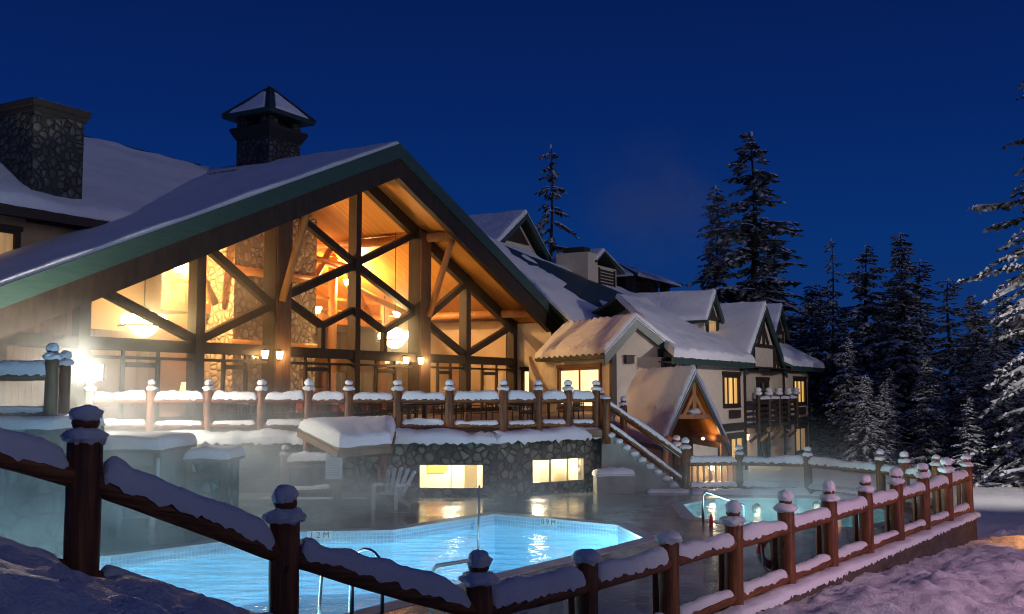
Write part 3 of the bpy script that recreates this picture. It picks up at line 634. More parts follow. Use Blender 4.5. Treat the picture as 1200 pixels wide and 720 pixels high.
# low hut with a flat snowy roof, left of the pool
def hut(name, x0, y0, x1, y1, z, th, label, wm):
    r = empty(name, ((x0+x1)/2,(y0+y1)/2,0), 0, label, 'shed'); w, d_ = (x1-x0)/2, (y1-y0)/2
    m = MB(); m.box(-w+.1,-d_+.1,-.1,w-.1,d_-.1,z-.12); m.build('walls', wm, r)
    m = MB(); m.box(-w,-d_,z-.12,w,d_,z); m.build('roof', board_m, r)
    m = MB(); snow_slab(m, (-w,-d_,z),(w,-d_,z),(w,d_,z),(-w,d_,z), th, 24, 16, .04, .05, x0, .18, 1.2); m.build('snow', snow, r, True)
    m = MB()
    for sx in (-1, 1): m.box(sx*(w-.1)-.06,-d_+.03,0,sx*(w-.1)+.06,-d_+.15,z-.12)
    m.build('corner_post', timber_w, r)
    m = MB(); m.box(-w+.1,-d_+.06,z-.5,w-.1,-d_+.1,z-.38); m.build('band', timber_w, r)
    return r
h1 = hut('pool_hut', -9.75,21.0,-7.15,23.4,1.72,.22, 'pale low hut with a broad flat roof of glaring white snow', conc)
h2 = hut('pump_shed', -7.05,22.2,-6.1,23.6,1.45,.16, 'small low shed with flat snow roof between the pale hut and stone wall', stone)
m_ = MB(); m_.tube([(2.35/2+.1-.0,-1.25,.9),(2.35/2+.1,-1.25,1.5)], .035, 10); m_.build('white_pipe', white_p, h1, True)
# raised stone pier with log rail at the far left
pier = empty('stone_pier', (-8.4,19,0), 0, 'stone retaining pier with snowy ledge at the left, log railing above', 'wall')
m_ = MB(); m_.prism([(-6.6,0,-.3),(.22,0,-.3),(.0,0,2.22),(-6.6,0,2.22)], (0,2.2,0)); m_.build('wall', stone_big, pier)
m_ = MB(); snow_slab(m_, (-6.6,-.05,2.22),(.0,-.05,2.22),(.0,2.2,2.22),(-6.6,2.2,2.22), .17, 40, 14, .05, .06, 4, .15, 1.2); m_.build('snow', snow, pier, True)
for px, sd in ((-.28,170),(-2.2,171)): post(pier, (px,.35,0), 2.2, 3.48, .12, sd, True, timber_w, 1.1)
rail(pier, (-.28,.35,3.14), (-2.2,.35,3.14), .095, 172, .2, m=timber_w, gap=.05, wscale=2.1); rail(pier, (-2.2,.35,3.14), (-4.4,.35,3.14), .095, 173, .2, m=timber_w, gap=.1, wscale=2.1)
rail(pier, (-.28,.35,2.45), (-2.2,.35,2.42), .08, 174, .09, m=timber_w, gap=.1)
post(pier, (-.62,1.7,0), 2.2, 3.4, .11, 175, True, timber_w, 1.1)
# adirondack chairs of white plastic
def adirondack():
    r = empty('garden_chair', (0,0,0)); m = MB()
    m.prism([(-.27,-.3,.36),(.27,-.3,.36),(.24,.22,.27),(-.24,.22,.27)], (0,0,.03)); m.build('seat', white_p, r)
    for k in range(5):
        t = (k-2)*.105; m = MB(); tp = (t*1.75, .52, .92-.025*abs(k-2)**1.6); m.beam((t,.18,.30), tp, .095, .02, (0,1,0)); m.ball(tp, (.06,.03,.05), 8, 6); m.build('back_slat', white_p, r)
    for sx in (-1, 1):
        m = MB(); m.beam((sx*.33,-.36,.56),(sx*.31,.36,.54), .13, .025); m.build('armrest', white_p, r)
        m = MB(); m.beam((sx*.31,-.3,0),(sx*.31,-.3,.55), .09, .03, (0,1,0)); m.build('leg', white_p, r)
        m = MB(); m.beam((sx*.27,-.3,.33),(sx*.25,.55,.02), .03, .11); m.build('leg', white_p, r)
    m = MB(); m.ball((0,-.05,.37), (.24,.22,.045), 14, 7, .25, 2, 3); m.ball((-.33,-.05,.585),(.06,.26,.03),10,6,.2,2,1); m.ball((.33,-.05,.585),(.06,.26,.03),10,6,.2,2,2); m.build('snow', snow_fine, r, True)
    return r
ch = adirondack(); ch.location = (-2.95,25.2,0); ch.rotation_euler[2] = R(-22)
tag(ch, 'white fan backed garden chair beside the shelter post, facing the pool', 'chair')
c2 = copy_tree(ch); c2.location = (-7.55,20.75,0); c2.rotation_euler[2] = R(25); tag(c2, 'white garden chair in the steam near the pale snow topped hut', 'chair')
bl = empty('deck_light', (-6.9,23.0,0), 0, 'tiny dark bollard light wearing a ball of snow by the pool edge', 'light')
m_ = MB(); m_.tube([(0,0,0),(0,0,.34)], .03, 10); m_.build('stem', black, bl, True)
m_ = MB(); m_.ball((0,0,.42), (.11,.11,.09), 14, 8, .15, 2, 4); m_.build('snow', snow_fine, bl, True)
# pool rails
ld = empty('pool_ladder', (-1.95,13.3,0), math.atan2(2.9,2.16)-R(90), 'curved chrome pool ladder at the near pool edge', 'ladder')
for sx in (-.27, .27):
    m = MB(); P = [(sx,0,0),(sx,0,.55)] + [(sx,.28-.28*math.cos(a),.55+.26*math.sin(a)) for a in [R(t) for t in range(20,170,20)]] + [(sx,.58,.25),(sx,.60,-.2),(sx,.62,-.75)]
    m.tube([(-p[1]+.15,p[0],p[2]) for p in P], .024, 10); m.build('hand_loop', steel, ld, True)
m = MB()
for z in (-.3,-.55): m.box(-.50,-.27,z,-.42,.27,z+.03)
m.build('step', steel, ld)
gr = empty('grab_rail', (-1.15,15.1,0), 0, 'low pale grab rail curving into the pool at the near edge', 'rail')
m = MB(); m.tube([(.0,-.15,0),(.0,-.15,.28),(.06,-.1,.36),(.75,.35,.40),(.85,.42,.36)], .03, 10); m.build('rail', noisy('pale_rail',(.35,.5,.52),(.42,.58,.6),5,.35,bs=0), gr, True)
pr = empty('pool_step_rail', (-.75,23.85,0), 0, 'single upright steel step rail standing in the far corner of the pool', 'rail')
m = MB(); m.tube([(0,0,-.7),(0,0,.62),(0,-.06,.68),(0,-.9,-.6)], .026, 10); m.build('rail', steel, pr, True)
hr = empty('hot_pool_rail', (4.15,22.55,0), 0, 'bent steel handrail sloping down into the aqua hot pool', 'rail')
m = MB(); m.tube([(0,0,0),(0,0,.58),(.08,.05,.66),(1.1,.95,.28),(1.15,1.0,-.5)], .026, 10); m.build('rail', steel, hr, True)
rb = empty('drink_bottle', (4.28,22.3,0), 0, 'small red bottle standing on the wet deck by the hot pool rail', 'bottle')
m = MB(); m.tube([(0,0,0),(0,0,.15),(0,0,.18),(0,0,.2)], [.042,.042,.03,.02], 12); m.build('body', red_p, rb, True)
m = MB(); m.tube([(0,0,.2),(0,0,.235)], .022, 10); m.build('cap', white_p, rb, True)
# life ring hung inside the near fence
lr = empty('life_ring', (3.86,15.3,.52), R(-10), 'red and white life ring with a hanging rope inside the near fence', 'life ring')
for k in range(8):
    m = MB(); a0 = k*R(45)+R(10); m.tube([(.21*math.cos(a0+R(45)*j/5),0,.21*math.sin(a0+R(45)*j/5)) for j in range(6)], .06, 10); m.build('segment', red_p if k % 2 else white_p, lr, True)
m = MB(); m.tube([(-.2,-.06,.1),(-.18,-.07,-.2),(-.03,-.06,-.36),(-.02,-.06,-.55)], .012, 6); m.build('rope', white_p, lr)
hk = MB(); hk.beam((3.86,15.42,-.02),(3.86,15.42,.9),.05,.05,(0,1,0)); hk.beam((3.86,15.3,.66),(3.86,15.42,.66),.04,.04); tag(hk.build('ring_stand', timber_w), 'thin wooden stand holding the life ring', 'stand')

# ------------------------------------------------------------------ two bathers in the hot pool (shoulders at the water line)
def bather(loc_, rz, label, hair_back):
    r = empty('person', loc_, rz, label, 'person')
    # skeleton: pelvis at -.62, seated; legs forward (+y is forward)
    V = [((0,0,-.62),.15),((0,.0,-.42),.15),((0,-.01,-.2),.165),((0,-.01,-.06),.13),((0,0,.04),.062),((0,.012,.13),.085),((0,.02,.22),.098),((0,.012,.285),.075)]
    E = [(i,i+1) for i in range(7)]
    for sx in (-1, 1):
        o = len(V); V += [((sx*.17,0,-.08),.07),((sx*.25,.05,-.32),.05),((sx*.22,.25,-.42),.042),((sx*.2,.36,-.42),.035)]; E += [(3,o),(o,o+1),(o+1,o+2),(o+2,o+3)]
        o = len(V); V += [((sx*.1,.08,-.64),.09),((sx*.12,.45,-.6),.07),((sx*.12,.48,-.85),.05),((sx*.12,.58,-.9),.04)]; E += [(0,o),(o,o+1),(o+1,o+2),(o+2,o+3)]
    o = len(V); V += [((0,.115,.16),.022)]; E.append((5,o))      # nose
    me = bpy.data.meshes.new('body'); me.from_pydata([v for v, _ in V], E, [])
    import bmesh
    bm = bmesh.new(); bm.from_mesh(me); ly = bm.verts.layers.skin.verify()
    for v, (_, rr) in zip(bm.verts, V): v[ly].radius = (rr, rr); v[ly].use_root = (v.index == 0)
    bm.to_mesh(me); bm.free(); me.materials.append(skin)
    ob = bpy.data.objects.new('body', me); COL.objects.link(ob); ob.parent = r
    ob.modifiers.new('skin', 'SKIN').use_smooth_shade = True; sb = ob.modifiers.new('sub', 'SUBSURF'); sb.levels = sb.render_levels = 2
    h = MB(); vs = []
    h.ball((0,-.012,.215), (.106,.112,.125), 16, 10, .05, 3, 2); h2_ = MB()
    keep = [i for i, v in enumerate(h.v) if not (v[1] > .045 and v[2] < .26)]; idx = {i: k for k, i in enumerate(keep)}
    h2_.add([h.v[i] for i in keep], [tuple(idx[i] for i in f) for f in h.f if all(i in idx for i in f)]); h2_.build('hair', hair, r, True)
    for sx in (-1, 1):
        q = MB(); q.ball((sx*.034,.108,.205), (.012,.008,.008), 8, 6); q.build('eye', dark_glass, r, True)
        q = MB(); q.ball((sx*.098,.01,.19), (.012,.025,.035), 8, 6); q.build('ear', skin, r, True)
    return r
bather((5.72,24.2,-.10), R(-115), 'dark haired bather in the hot pool, face turned right', 0)
bather((7.15,24.3,-.06), R(165), 'bather further right in the hot pool, facing the camera', 0)

# ------------------------------------------------------------------ the great hall (local x along the gable front, y into the building)
P0 = Vector((-6.8, 44, 0)); ROT = R(60)
def lw(x, y, z=0): return P0 + Vector((.5*x-.8660254*y, .8660254*x+.5*y, z))
hall = empty('lodge_hall', P0, ROT, 'great timber lodge hall with a glazed truss gable glowing amber under snow', 'lodge')
PIT = .427
def zt(x): return 13.29-PIT*abs(x)
XL, XR, YB = -18.6, 16.3, 14
m_ = MB()
for s_, xe in ((-1, XL), (1, XR)):
    m_.prism([(0,-2.2,12.52),(xe,-2.2,12.52-PIT*abs(xe)),(xe,-2.2,zt(xe)-.04),(0,-2.2,13.25)][::s_], (0,YB+2.2,0))
roof = m_.build('roof', rooftin, hall)
m_ = MB(); snow_slab(m_, (XL,YB,zt(XL)),(XL,-2.28,zt(XL)),(0.05,-2.28,13.28),(.05,YB,13.28), .17, 60, 70, .05, .05, 11, .14, .5); m_.build('snow', snow_roof, roof, True)
m_ = MB(); snow_slab(m_, (XR,-2.28,zt(XR)),(XR,YB,zt(XR)),(-.05,YB,13.28),(-.05,-2.28,13.28), .16, 40, 50, .05, .05, 12, .14, .5); m_.build('snow', snow_roof, roof, True)
for s_, xe in ((-1, XL), (1, XR)):
    m_ = MB(); m_.prism([(0,-2.38,12.68),(xe,-2.38,12.68-PIT*abs(xe)),(xe,-2.38,zt(xe)),(0,-2.38,13.29)], (0,.12,0)); m_.build('fascia', fascia_m, roof)
    m_ = MB(); m_.prism([(0,-2.3,11.84),(xe,-2.3,11.84-PIT*abs(xe)),(xe,-2.3,12.675-PIT*abs(xe)),(0,-2.3,12.675)], (0,.28,0)); m_.build('barge_beam', timber, roof)
    m_ = MB(); m_.quad((0,-2.05,12.45),(0,12,12.45),(xe,12,12.45-PIT*abs(xe)),(xe,-2.05,12.45-PIT*abs(xe))); m_.build('pine_ceiling', pine_x if False else pine, hall)
# truss front
def tb(p, q, w, m=timber, name='brace', d=.26, y=0): mb = MB(); mb.beam((p[0],y,p[1]),(q[0],y,q[1]), d, w); return mb.build(name, m, hall)
def zr(x): return 12.42-PIT*abs(x)          # underside of the ceiling at the front
for xp, w in ((0,.34),(-8.85,.42),(8.85,.42),(-13.6,.42),(13.6,.42)):
    m_ = MB(); m_.box(xp-w/2,-.22,1.75,xp+w/2,.22,zr(xp)); m_.build('truss_post', timber, hall)
for xp in (-4.8, 4.8):
    m_ = MB(); m_.box(xp-.42,-.34,1.75,xp+.42,.3,zr(xp)); tp_ = m_.build('truss_post', timber, hall)
    m_ = MB(); m_.box(xp-.40,-.42,1.75,xp+.40,-.345,zr(xp)-.1); m_.build('lit_face', timber_w, tp_)  # brown front sheet: warm light on the post face put into colour
for a, c in ((-18,-13.82),(-13.38,-9.07),(-8.63,-5.25),(-4.55,-.18),(.18,4.35),(5.05,8.63),(9.07,13.38)):
    m_ = MB(); m_.box(a,-.19,4.16,c,.19,4.56); m_.build('tie_beam', timber, hall)
for s_ in (-1, 1):
    m_ = MB(); m_.beam((s_*.1,-.02,zr(0)-.3),(s_*13.6,-.02,zr(13.6)-.3), .3, .55); m_.build('rafter', timber, hall)
    tb((s_*.12,8.35),(s_*4.4,10.15),.28); tb((s_*.12,8.2),(s_*4.4,6.55),.32); tb((s_*.1,6.3),(s_*2.1,5.5),.24); tb((s_*2.1,5.5),(s_*4.45,6.5),.26)
    tb((s_*2.1,4.56),(s_*2.1,5.45),.2,name='strut')
    tb((s_*5.2,6.2),(s_*8.7,8.15),.30); tb((s_*5.2,6.1),(s_*8.7,4.66),.30); tb((s_*9.0,4.66),(s_*13.4,6.25),.30)
    # log purlin poking out over the front with its strut
    for xp, zp in ((5.0,10.05),(12.3,6.9)):
        m_ = MB(); m_.tube([(s_*xp,-2.15,zp),(s_*xp,3,zp),(s_*xp,12,zp)], .22, 14, .03, xp); m_.build('purlin', log_in, hall, True)
    m_ = MB(); m_.tube([(s_*5.0,-1.75,9.9),(s_*4.98,-.45,6.3)], .15, 12); m_.build('purlin_strut', log_in, hall, True)
m_ = MB(); m_.tube([(0,-2.1,11.95),(0,3,11.95),(0,12,11.95)], .24, 14); m_.build('purlin', log_in, hall, True)
# doors and low windows under the tie beam, glass in every bay
for a, c in ((-13.4,-9.06),(-8.64,-5.25),(-4.5,-.17),(.17,4.35),(5.3,8.64),(9.06,13.4)):
    f = MB(); f.beam((a,0,3.93),(c,0,3.93), .12, .10)
    k = 3
    for i in range(1, k): xx = a+(c-a)*i/k; f.beam((xx,0,1.75),(xx,0,3.88), .12, .12, (0,1,0)); f.beam((xx,0,3.98),(xx,0,4.16), .1, .08, (0,1,0))
    f.box(a,-.06,1.75,c,.06,1.95)
    xx = a+(c-a)/k; f.beam((xx+.1,0,3.7),(a+(c-a)*2/k-.1,0,3.7), .12, .16)
    w = f.build('window_frame', timber, hall)
    g = MB(); g.quad((a,.03,1.95),(c,.03,1.95),(c,.03,4.16),(a,.03,4.16)); g.build('pane', glass_m, w)
    g = MB(); g.quad((a,.05,4.56),(c,.05,4.56),(c,.05,zr(c)),(a,.05,zr(a))); g.build('window_pane', glass_m, hall)
m_ = MB(); m_.prism([(-18.4,.05,1.4),(-13.85,.05,1.4),(-13.85,.05,zr(13.85)),(-18.4,.05,zr(18.4))], (0,.2,0)); m_.build('plank_wall', planks_v, hall)
m_ = MB()
for xx in (-16.4,-18.2): m_.box(xx-.2,-.2,1.4,xx+.2,.04,zr(xx))
m_.build('truss_post', timber, hall)
# cream end wall standing forward under the overhang on the right, with a small window
m_ = MB(); wall_holes(m_, (13.82,0,0), (0,-1,0), 2.28, 1.4, 6.45, .25, [(.55,1.85,2.55,3.93)]); m_.build('wall', stucco, hall)
window_in(hall, (13.82,0,0), (0,-1,0), .55, 1.85, 2.55, 3.93, cur_warm, timber, 0, .09, lintel=.16)
m_ = MB(); m_.prism([(13.84,-2.28,1.4),(14.0,-2.28,1.4),(16.1,-2.28,1.4),(16.1,-2.28,6.2),(13.84,-2.28,6.5)], (0,.2,0)); m_.build('wall', stucco, hall)
# interior
m_ = MB(); m_.box(-13.6,.3,1.6,13.6,12,1.752); m_.build('room_floor', noisy('room_carpet',(.16,.09,.05),(.22,.13,.07),2,.8,bs=0), hall)
m_ = MB(); m_.prism([(-13.6,11.8,1.75),(13.6,11.8,1.75),(13.6,11.8,zr(13.6)),(0,11.8,zr(0)),(-13.6,11.8,zr(13.6))], (0,.2,0)); m_.build('room_wall', plaster, hall)
for s_ in (-1, 1): m_ = MB(); m_.box(s_*13.5-.05,.3,1.75,s_*13.5+.05,11.8,zr(13.6)); m_.build('room_wall', plaster_l, hall)
m_ = MB(); m_.box(-2.1,5,1.75,3.3,6.7,12.6); fp_ = m_.build('fireplace', stone_in, hall)
m_ = MB(); m_.tube([(-2.6,4.85,8.1),(3.8,4.85,8.1)], .2, 12); m_.build('mantel_log', log_in, fp_, True)
m_ = MB(); m_.tube([(-2.4,4.85,4.9),(3.6,4.85,4.9)], .16, 12); m_.build('mantel_log', log_in, fp_, True)
for a, c in ((-13.4,-2.1),(3.3,13.4)):
    m_ = MB(); m_.box(a,6.6,6.3,c,11.8,6.55); m_.build('gallery_floor', plaster_l, hall)
    m_ = MB(); m_.beam((a,6.5,6.45),(c,6.5,6.45), .22, .42); m_.build('gallery_beam', log_in, hall)
    m_ = MB(); m_.beam((a,6.5,7.55),(c,6.5,7.55), .14, .14); k = int((c-a)/1.3)
    for i in range(k+1): m_.beam((a+(c-a)*i/k,6.5,6.6),(a+(c-a)*i/k,6.5,7.5), .09, .09, (0,1,0))
    m_.beam((a,6.5,6.95),(c,6.5,6.95), .06, .06); m_.build('gallery_rail', log_in, hall)
    m_ = MB(); m_.box(a,11.3,4.4,c,11.75,4.7); m_.build('picture_rail', log_in, hall)
for xx, yy in ((-6.6,5.4),(-6.0,5.7),(-11,6.4),(6.2,6.4),(10.6,6.4)):
    m_ = MB(); m_.tube([(xx,yy,1.75),(xx,yy,6),(xx,yy,zr(xx)-.1)], .24, 14, .04, xx); m_.build('log_column', log_in, hall, True)
for yy in (5.6,):
    for s_ in (-1, 1):
        m_ = MB(); m_.tube([(s_*2.6,yy,6.6),(s_*5.0,yy,9.9)], .17, 12); m_.tube([(s_*9.5,yy,5.2),(s_*6.2,yy,9.2)], .16, 12); m_.build('log_strut', log_in, hall, True)
        m_ = MB(); m_.tube([(0,yy,9.5),(s_*6.8,yy,9.1)], .2, 12); m_.build('log_tie', log_in, hall, True)
        m_ = MB(); m_.tube([(s_*6.6,yy,8.2),(s_*12.4,yy,6.9)], .16, 12); m_.build('log_tie', log_in, hall, True)
pic_m = noisy('print_paper', (.3,.26,.2), (.55,.5,.42), 6, .6, bs=0)
for xx, zz, w, h in ((-4.4,5.6,.8,.9),(8.9,5.4,.55,.7),(9.6,5.4,.55,.7),(10.3,5.4,.55,.7),(8.9,4.95+1.4,.55,.6),(9.6,6.35,.55,.6),(-8.6,8.6,1.2,.8)):
    m_ = MB(); m_.box(xx-w/2,11.7,zz-h/2,xx+w/2,11.8,zz+h/2); p_ = m_.build('picture_frame', timber, hall)
    m_ = MB(); m_.box(xx-w/2+.07,11.68,zz-h/2+.07,xx+w/2-.07,11.72,zz+h/2-.07); m_.build('print', pic_m, p_)
# uplighter sconces inside (real lamps)
WARM = (1, .55, .21)
for xx, yy, zz, en in ((.55,11.5,8.8,260),(-.1,11.5,6.85,150),(13.2,11.5,9.2,200),(17.5,11.5,9.0,0),(-5.6,6.25,6.9,240),(7.2,6.25,8.45,240),(10.4,6.25,8.4,220),(11.55,6.25,7.05,200),(4.85,6.25,6.85,200),(-10.5,11.4,5.0,130),(-8.5,11.5,8.6,70)):
    if en == 0: continue
    m_ = MB(); m_.tube([(xx,yy,zz-.16),(xx,yy,zz+.16)], [.12,.24], 14); w = m_.build('wall_sconce', sconce_m, hall); lamp('sconce_light', (xx,yy-.25,zz+.3), en*2.3, WARM, .15, hall) if xx in (.55,-5.6,7.2,10.4,-8.5) else None
    if yy < 8: m_ = MB(); m_.beam((xx,yy,zz-.1),(xx,yy,6.5),.05,.05,(1,0,0)); m_.build('sconce_stem', black, w)
for xx, hh in ((-12,2.2),(-9.2,1.2),(5.2,2.3),(7.4,1.1),(10.2,1.3),(12.2,2.2)):
    m_ = MB(); m_.box(xx-.8,10.9,1.76,xx+.8,11.6,1.76+hh); q_ = m_.build('cabinet', log_in if hh > 2 else timber_w, hall)
    for k in range(3): m_ = MB(); m_.box(xx-.72+k*.5,10.87,1.9,xx-.28+k*.5,10.895,1.66+hh); m_.build('cabinet_door', timber_w if hh > 2 else log_in, q_)
chair_m = noisy('red_upholstery', (.22,.05,.03), (.32,.08,.05), 4, .8, bs=0)
for xx, yy in ((-11.4,4.6),(-8.4,5.2),(-3.6,3.4),(1.5,3.2),(4.9,4.4),(8.0,4.8),(11.2,4.2)):
    m_ = MB(); m_.box(xx-.9,yy-.45,1.76,xx+.9,yy+.45,2.22); q_ = m_.build('sofa', chair_m, hall); m_ = MB(); m_.box(xx-.9,yy+.3,2.22,xx+.9,yy+.5,2.75); m_.box(xx-1.0,yy-.45,2.0,xx-.9,yy+.5,2.45); m_.box(xx+.9,yy-.45,2.0,xx+1.0,yy+.5,2.45); m_.build('sofa_back', chair_m, q_)
# lamps with shades on side tables near the glass
for xx, yy in ((-11.6,2.6),(-6.6,2.9)):
    t = empty('table_lamp', lw(xx,yy,1.76), ROT, 'lit table lamp with warm shade seen through the low hall window' if xx < -8 else 'second lit table lamp, nearer the wide dark hall post', 'lamp')
    m_ = MB(); m_.tube([(0,0,0),(0,0,.7)], .25, 14); m_.build('stand', timber_w, t); m_ = MB(); m_.tube([(0,0,.7),(0,0,.8),(0,0,1.0)], [.12,.05,.05], 12); m_.build('base', black, t)
    m_ = MB(); m_.tube([(0,0,.98),(0,0,1.4)], [.26,.17], 16); m_.build('shade', lamp_shade_m, t, True); 
# wagon wheel chandeliers
def chandelier(x, y, z, zc, en, label):
    c = empty('chandelier', lw(x,y,z), ROT, label, 'chandelier', 'wagon wheel chandeliers')
    m = MB(); n = 36
    for rr, zz in ((.85,0),(.5,.32)):
        m.tube([(rr*math.cos(2*math.pi*i/n), rr*math.sin(2*math.pi*i/n), zz) for i in range(n+1)], .035, 8)
    for k in range(8): a = k*math.pi/4; m.tube([(.85*math.cos(a),.85*math.sin(a),0),(.5*math.cos(a),.5*math.sin(a),.32),(0,0,.75)], .018, 6)
    m.build('wheel', black, c)
    m = MB(); m.tube([(0,0,.7),(0,0,zc-z)], .02, 6); m.build('chain', black, c)
    for k in range(8):
        a = (k+.5)*math.pi/4; m = MB(); m.ball((.62*math.cos(a),.62*math.sin(a),.22), (.2,.2,.22), 12, 8); m.build('bloom_globe', bulb_m, c, True)
    m = MB(); m.ball((0,0,.12), (.5,.5,.5), 18, 12); m.build('bloom_globe', bulb_m, c, True)  # centre globe added and side globes enlarged to imitate lamp bloom
    lamp('bulb_light', (0,0,.15), en, WARM, .5, c)
chandelier(-10.0,1.35,5.1,zr(10.0),430,'lit wagon wheel chandelier behind the left truss bays of the hall')
chandelier(4.7,1.3,5.2,zr(4.7),1150,'lit wagon wheel chandelier right of the hall king post')
# outside lanterns on the two big posts
for xx, nm in ((-5.1,'left big post, right lantern'),(-5.9,'l'),(3.15,'m'),(4.3,'r')):
    lab = {-5.1:'glowing post lantern on the right face of the wide dark hall post',-5.9:'dimmer lantern on the left face of the wide dark hall post',3.15:'dimmer lantern left of the lit log column by the right chandelier',4.3:'glowing lantern under the right chandelier on the log column'}[xx]
    q = empty('wall_lantern', lw(xx,-.5,4.05), ROT, lab, 'lantern'); m_ = MB(); m_.tube([(0,0,0),(0,0,.28)], [.09,.13], 8); m_.build('glass', sconce_m, q)
    m_ = MB(); m_.tube([(0,0,.28),(0,0,.38)], [.17,.03], 8); m_.tube([(0,0,-.05),(0,0,0)], [.05,.1], 8); m_.beam((0,0,.36),(0,.2,.36),.05,.05); m_.build('bracket', black, q)
    lamp('lantern_light', (0,-.25,.14), 60, WARM, .1, q) if xx in (-5.1,4.3) else None
# stone chimney straddling the ridge
def chimney_cap(root, x0, x1, y0, y1, z0, led, z1, apex, loc_=None):
    m = MB(); m.box(x0,y0,z0,x1,y1,led); m.build('stack', stone_ch, root)
    m = MB(); cx, cy_ = (x0+x1)/2, (y0+y1)/2; w, d_ = (x1-x0)/2, (y1-y0)/2
    def ring(z, g): return [(cx-w-g,cy_-d_-g,z),(cx+w+g,cy_-d_-g,z),(cx+w+g,cy_+d_+g,z),(cx-w-g,cy_+d_+g,z)]
    q = [ring(led,.02),ring(led+.42,.24),ring(led+.55,.24)]; v = sum(q, [])
    m.add(v, [(a*4+i,a*4+(i+1)%4,(a+1)*4+(i+1)%4,(a+1)*4+i) for a in (0,1) for i in range(4)] + [(8,9,10,11),(3,2,1,0)]); m.build('corbel', brick, root)
    c = .55
    for X0 in (x0, x1-c):
        for Y0 in (y0, y1-c): m = MB(); m.box(X0,Y0,led+.55,X0+c,Y0+c,z1); m.build('pier', stone_ch, root)
    m = MB(); m.box(x0+.35,y0+.35,led+.55,x1-.35,y1-.35,z1); m.build('flue', black, root)
    m = MB(); e = ring(z1,.5); m.add(e+[(cx,cy_,apex)], [(0,1,4),(1,2,4),(2,3,4),(3,0,4),(3,2,1,0)]); f = ring(z1-.16,.46); m.add(e+f, [(4+i,4+(i+1)%4,(i+1)%4,i) for i in range(4)]+[(7,6,5,4)]); hp = m.build('hip_roof', rooftin, root)
    m = MB()
    for i in range(4):
        a, b_ = Vector(e[i]), Vector(e[(i+1)%4]); t = Vector((cx,cy_,apex)); up = Vector((0,0,.05))
        A = a.lerp(b_,.12).lerp(t,.05); B = b_.lerp(a,.12).lerp(t,.05); C = t.lerp((A+B)/2,.18)
        snow_slab(m, A, B, C.lerp(B,.06), C.lerp(A,.06), .09, 14, 12, .08, .05, i+3, .15, 2.0)
    m.build('snow', snow_roof, hp, True)
    m = MB()
    for i in range(4): m.tube([Vector(e[i])+Vector((0,0,.03)),(cx,cy_,apex+.05)], .045, 6)
    m.build('ridge_cap', rooftin, hp)
chs = empty('hall_chimney', lw(.4,5.5,12.5), ROT, 'stone chimney with hipped snow dusted cap on the hall ridge', 'chimney')
chimney_cap(chs, -1.05, 1.05, -1.0, 1.0, -.6, 1.85, 3.0, 4.5)
# cross wing behind, at the left: eave with snow, wall, window and its big stone chimney
cw = empty('cross_wing', lw(-14,2.8,6), ROT, 'upper cross wing at the left with blue snowy roof and small lit window', 'wing'); cl = (14,-2.8,-6)
m_ = MB(); m_.prism([(-25,2.1,8.75),(-8,2.1,8.75),(-8,9,13.3),(-25,9,13.3)], (0,0,-.14)); m_.prism([(-25,9,13.3),(-1,9,13.3),(-1,16,8.75),(-25,16,8.75)], (0,0,-.14)); m_.prism([(-8,2.1,8.75),(0,9,13.3),(-8,9,13.3)],(0,0,-.14)); cr_ = m_.build('roof', rooftin, cw, loc=cl)
m_ = MB(); snow_slab(m_, (-25,2.0,8.78),(-7.5,2.0,8.78),(.2,9,13.34),(-25,9,13.34), .26, 60, 40, .12, .06, 21, .25, .6); m_.build('snow', snow_roof, cr_, True); 
m_ = MB(); m_.prism([(-25,1.98,8.42),(-8.6,1.98,8.42),(-8.6,1.98,8.76),(-25,1.98,8.76)], (0,.1,0)); m_.build('fascia', trim_d, cr_)
m_ = MB(); m_.quad((-25,2.08,8.5),(-8.6,2.08,8.5),(-8.6,2.9,8.5),(-25,2.9,8.5)); m_.build('soffit', trim_d, cw, loc=cl)
m_ = MB(); wall_holes(m_, (-25,2.8,0), (1,0,0), 17, 5, 8.6, .3, [(8.8,11.0,7.0,8.05)]); m_.build('wall', plaster, cw, loc=cl)
wq = window_in(cw, (-25+14,2.8-2.8,-6), (1,0,0), 8.8, 11.0, 7.0, 8.05, cur_dim, timber, 0, .1, lintel=.16)
m_ = MB(); m_.tube([(-25,9,13.5),(-12,9,13.48),(-.5,9,13.45)], .1, 8); m_.build('ridge_cap', rooftin, cr_)
bc = empty('stone_chimney', lw(-12.7,3.7,9), ROT, 'big flat topped river stone chimney at the upper left', 'chimney')
m_ = MB(); m_.box(-1.0,-1.1,-.6,.95,1.3,3.15); m_.build('stack', stone_ch, bc)
m_ = MB(); m_.box(-1.07,-1.17,3.15,1.02,1.37,3.32); m_.box(-1.16,-1.26,3.32,1.11,1.46,3.54); cq = m_.build('cap', brick, bc)
m_ = MB(); m_.box(-.7,-.7,3.54,.6,.9,3.7); m_.build('flue', black, bc)
m_ = MB(); snow_slab(m_, (-1.12,-1.22,3.54),(1.07,-1.22,3.54),(1.07,1.42,3.54),(-1.12,1.42,3.54), .05, 16, 16, .03, .03, 3, .3, 1.5); m_.build('snow', snow_roof, cq, True)

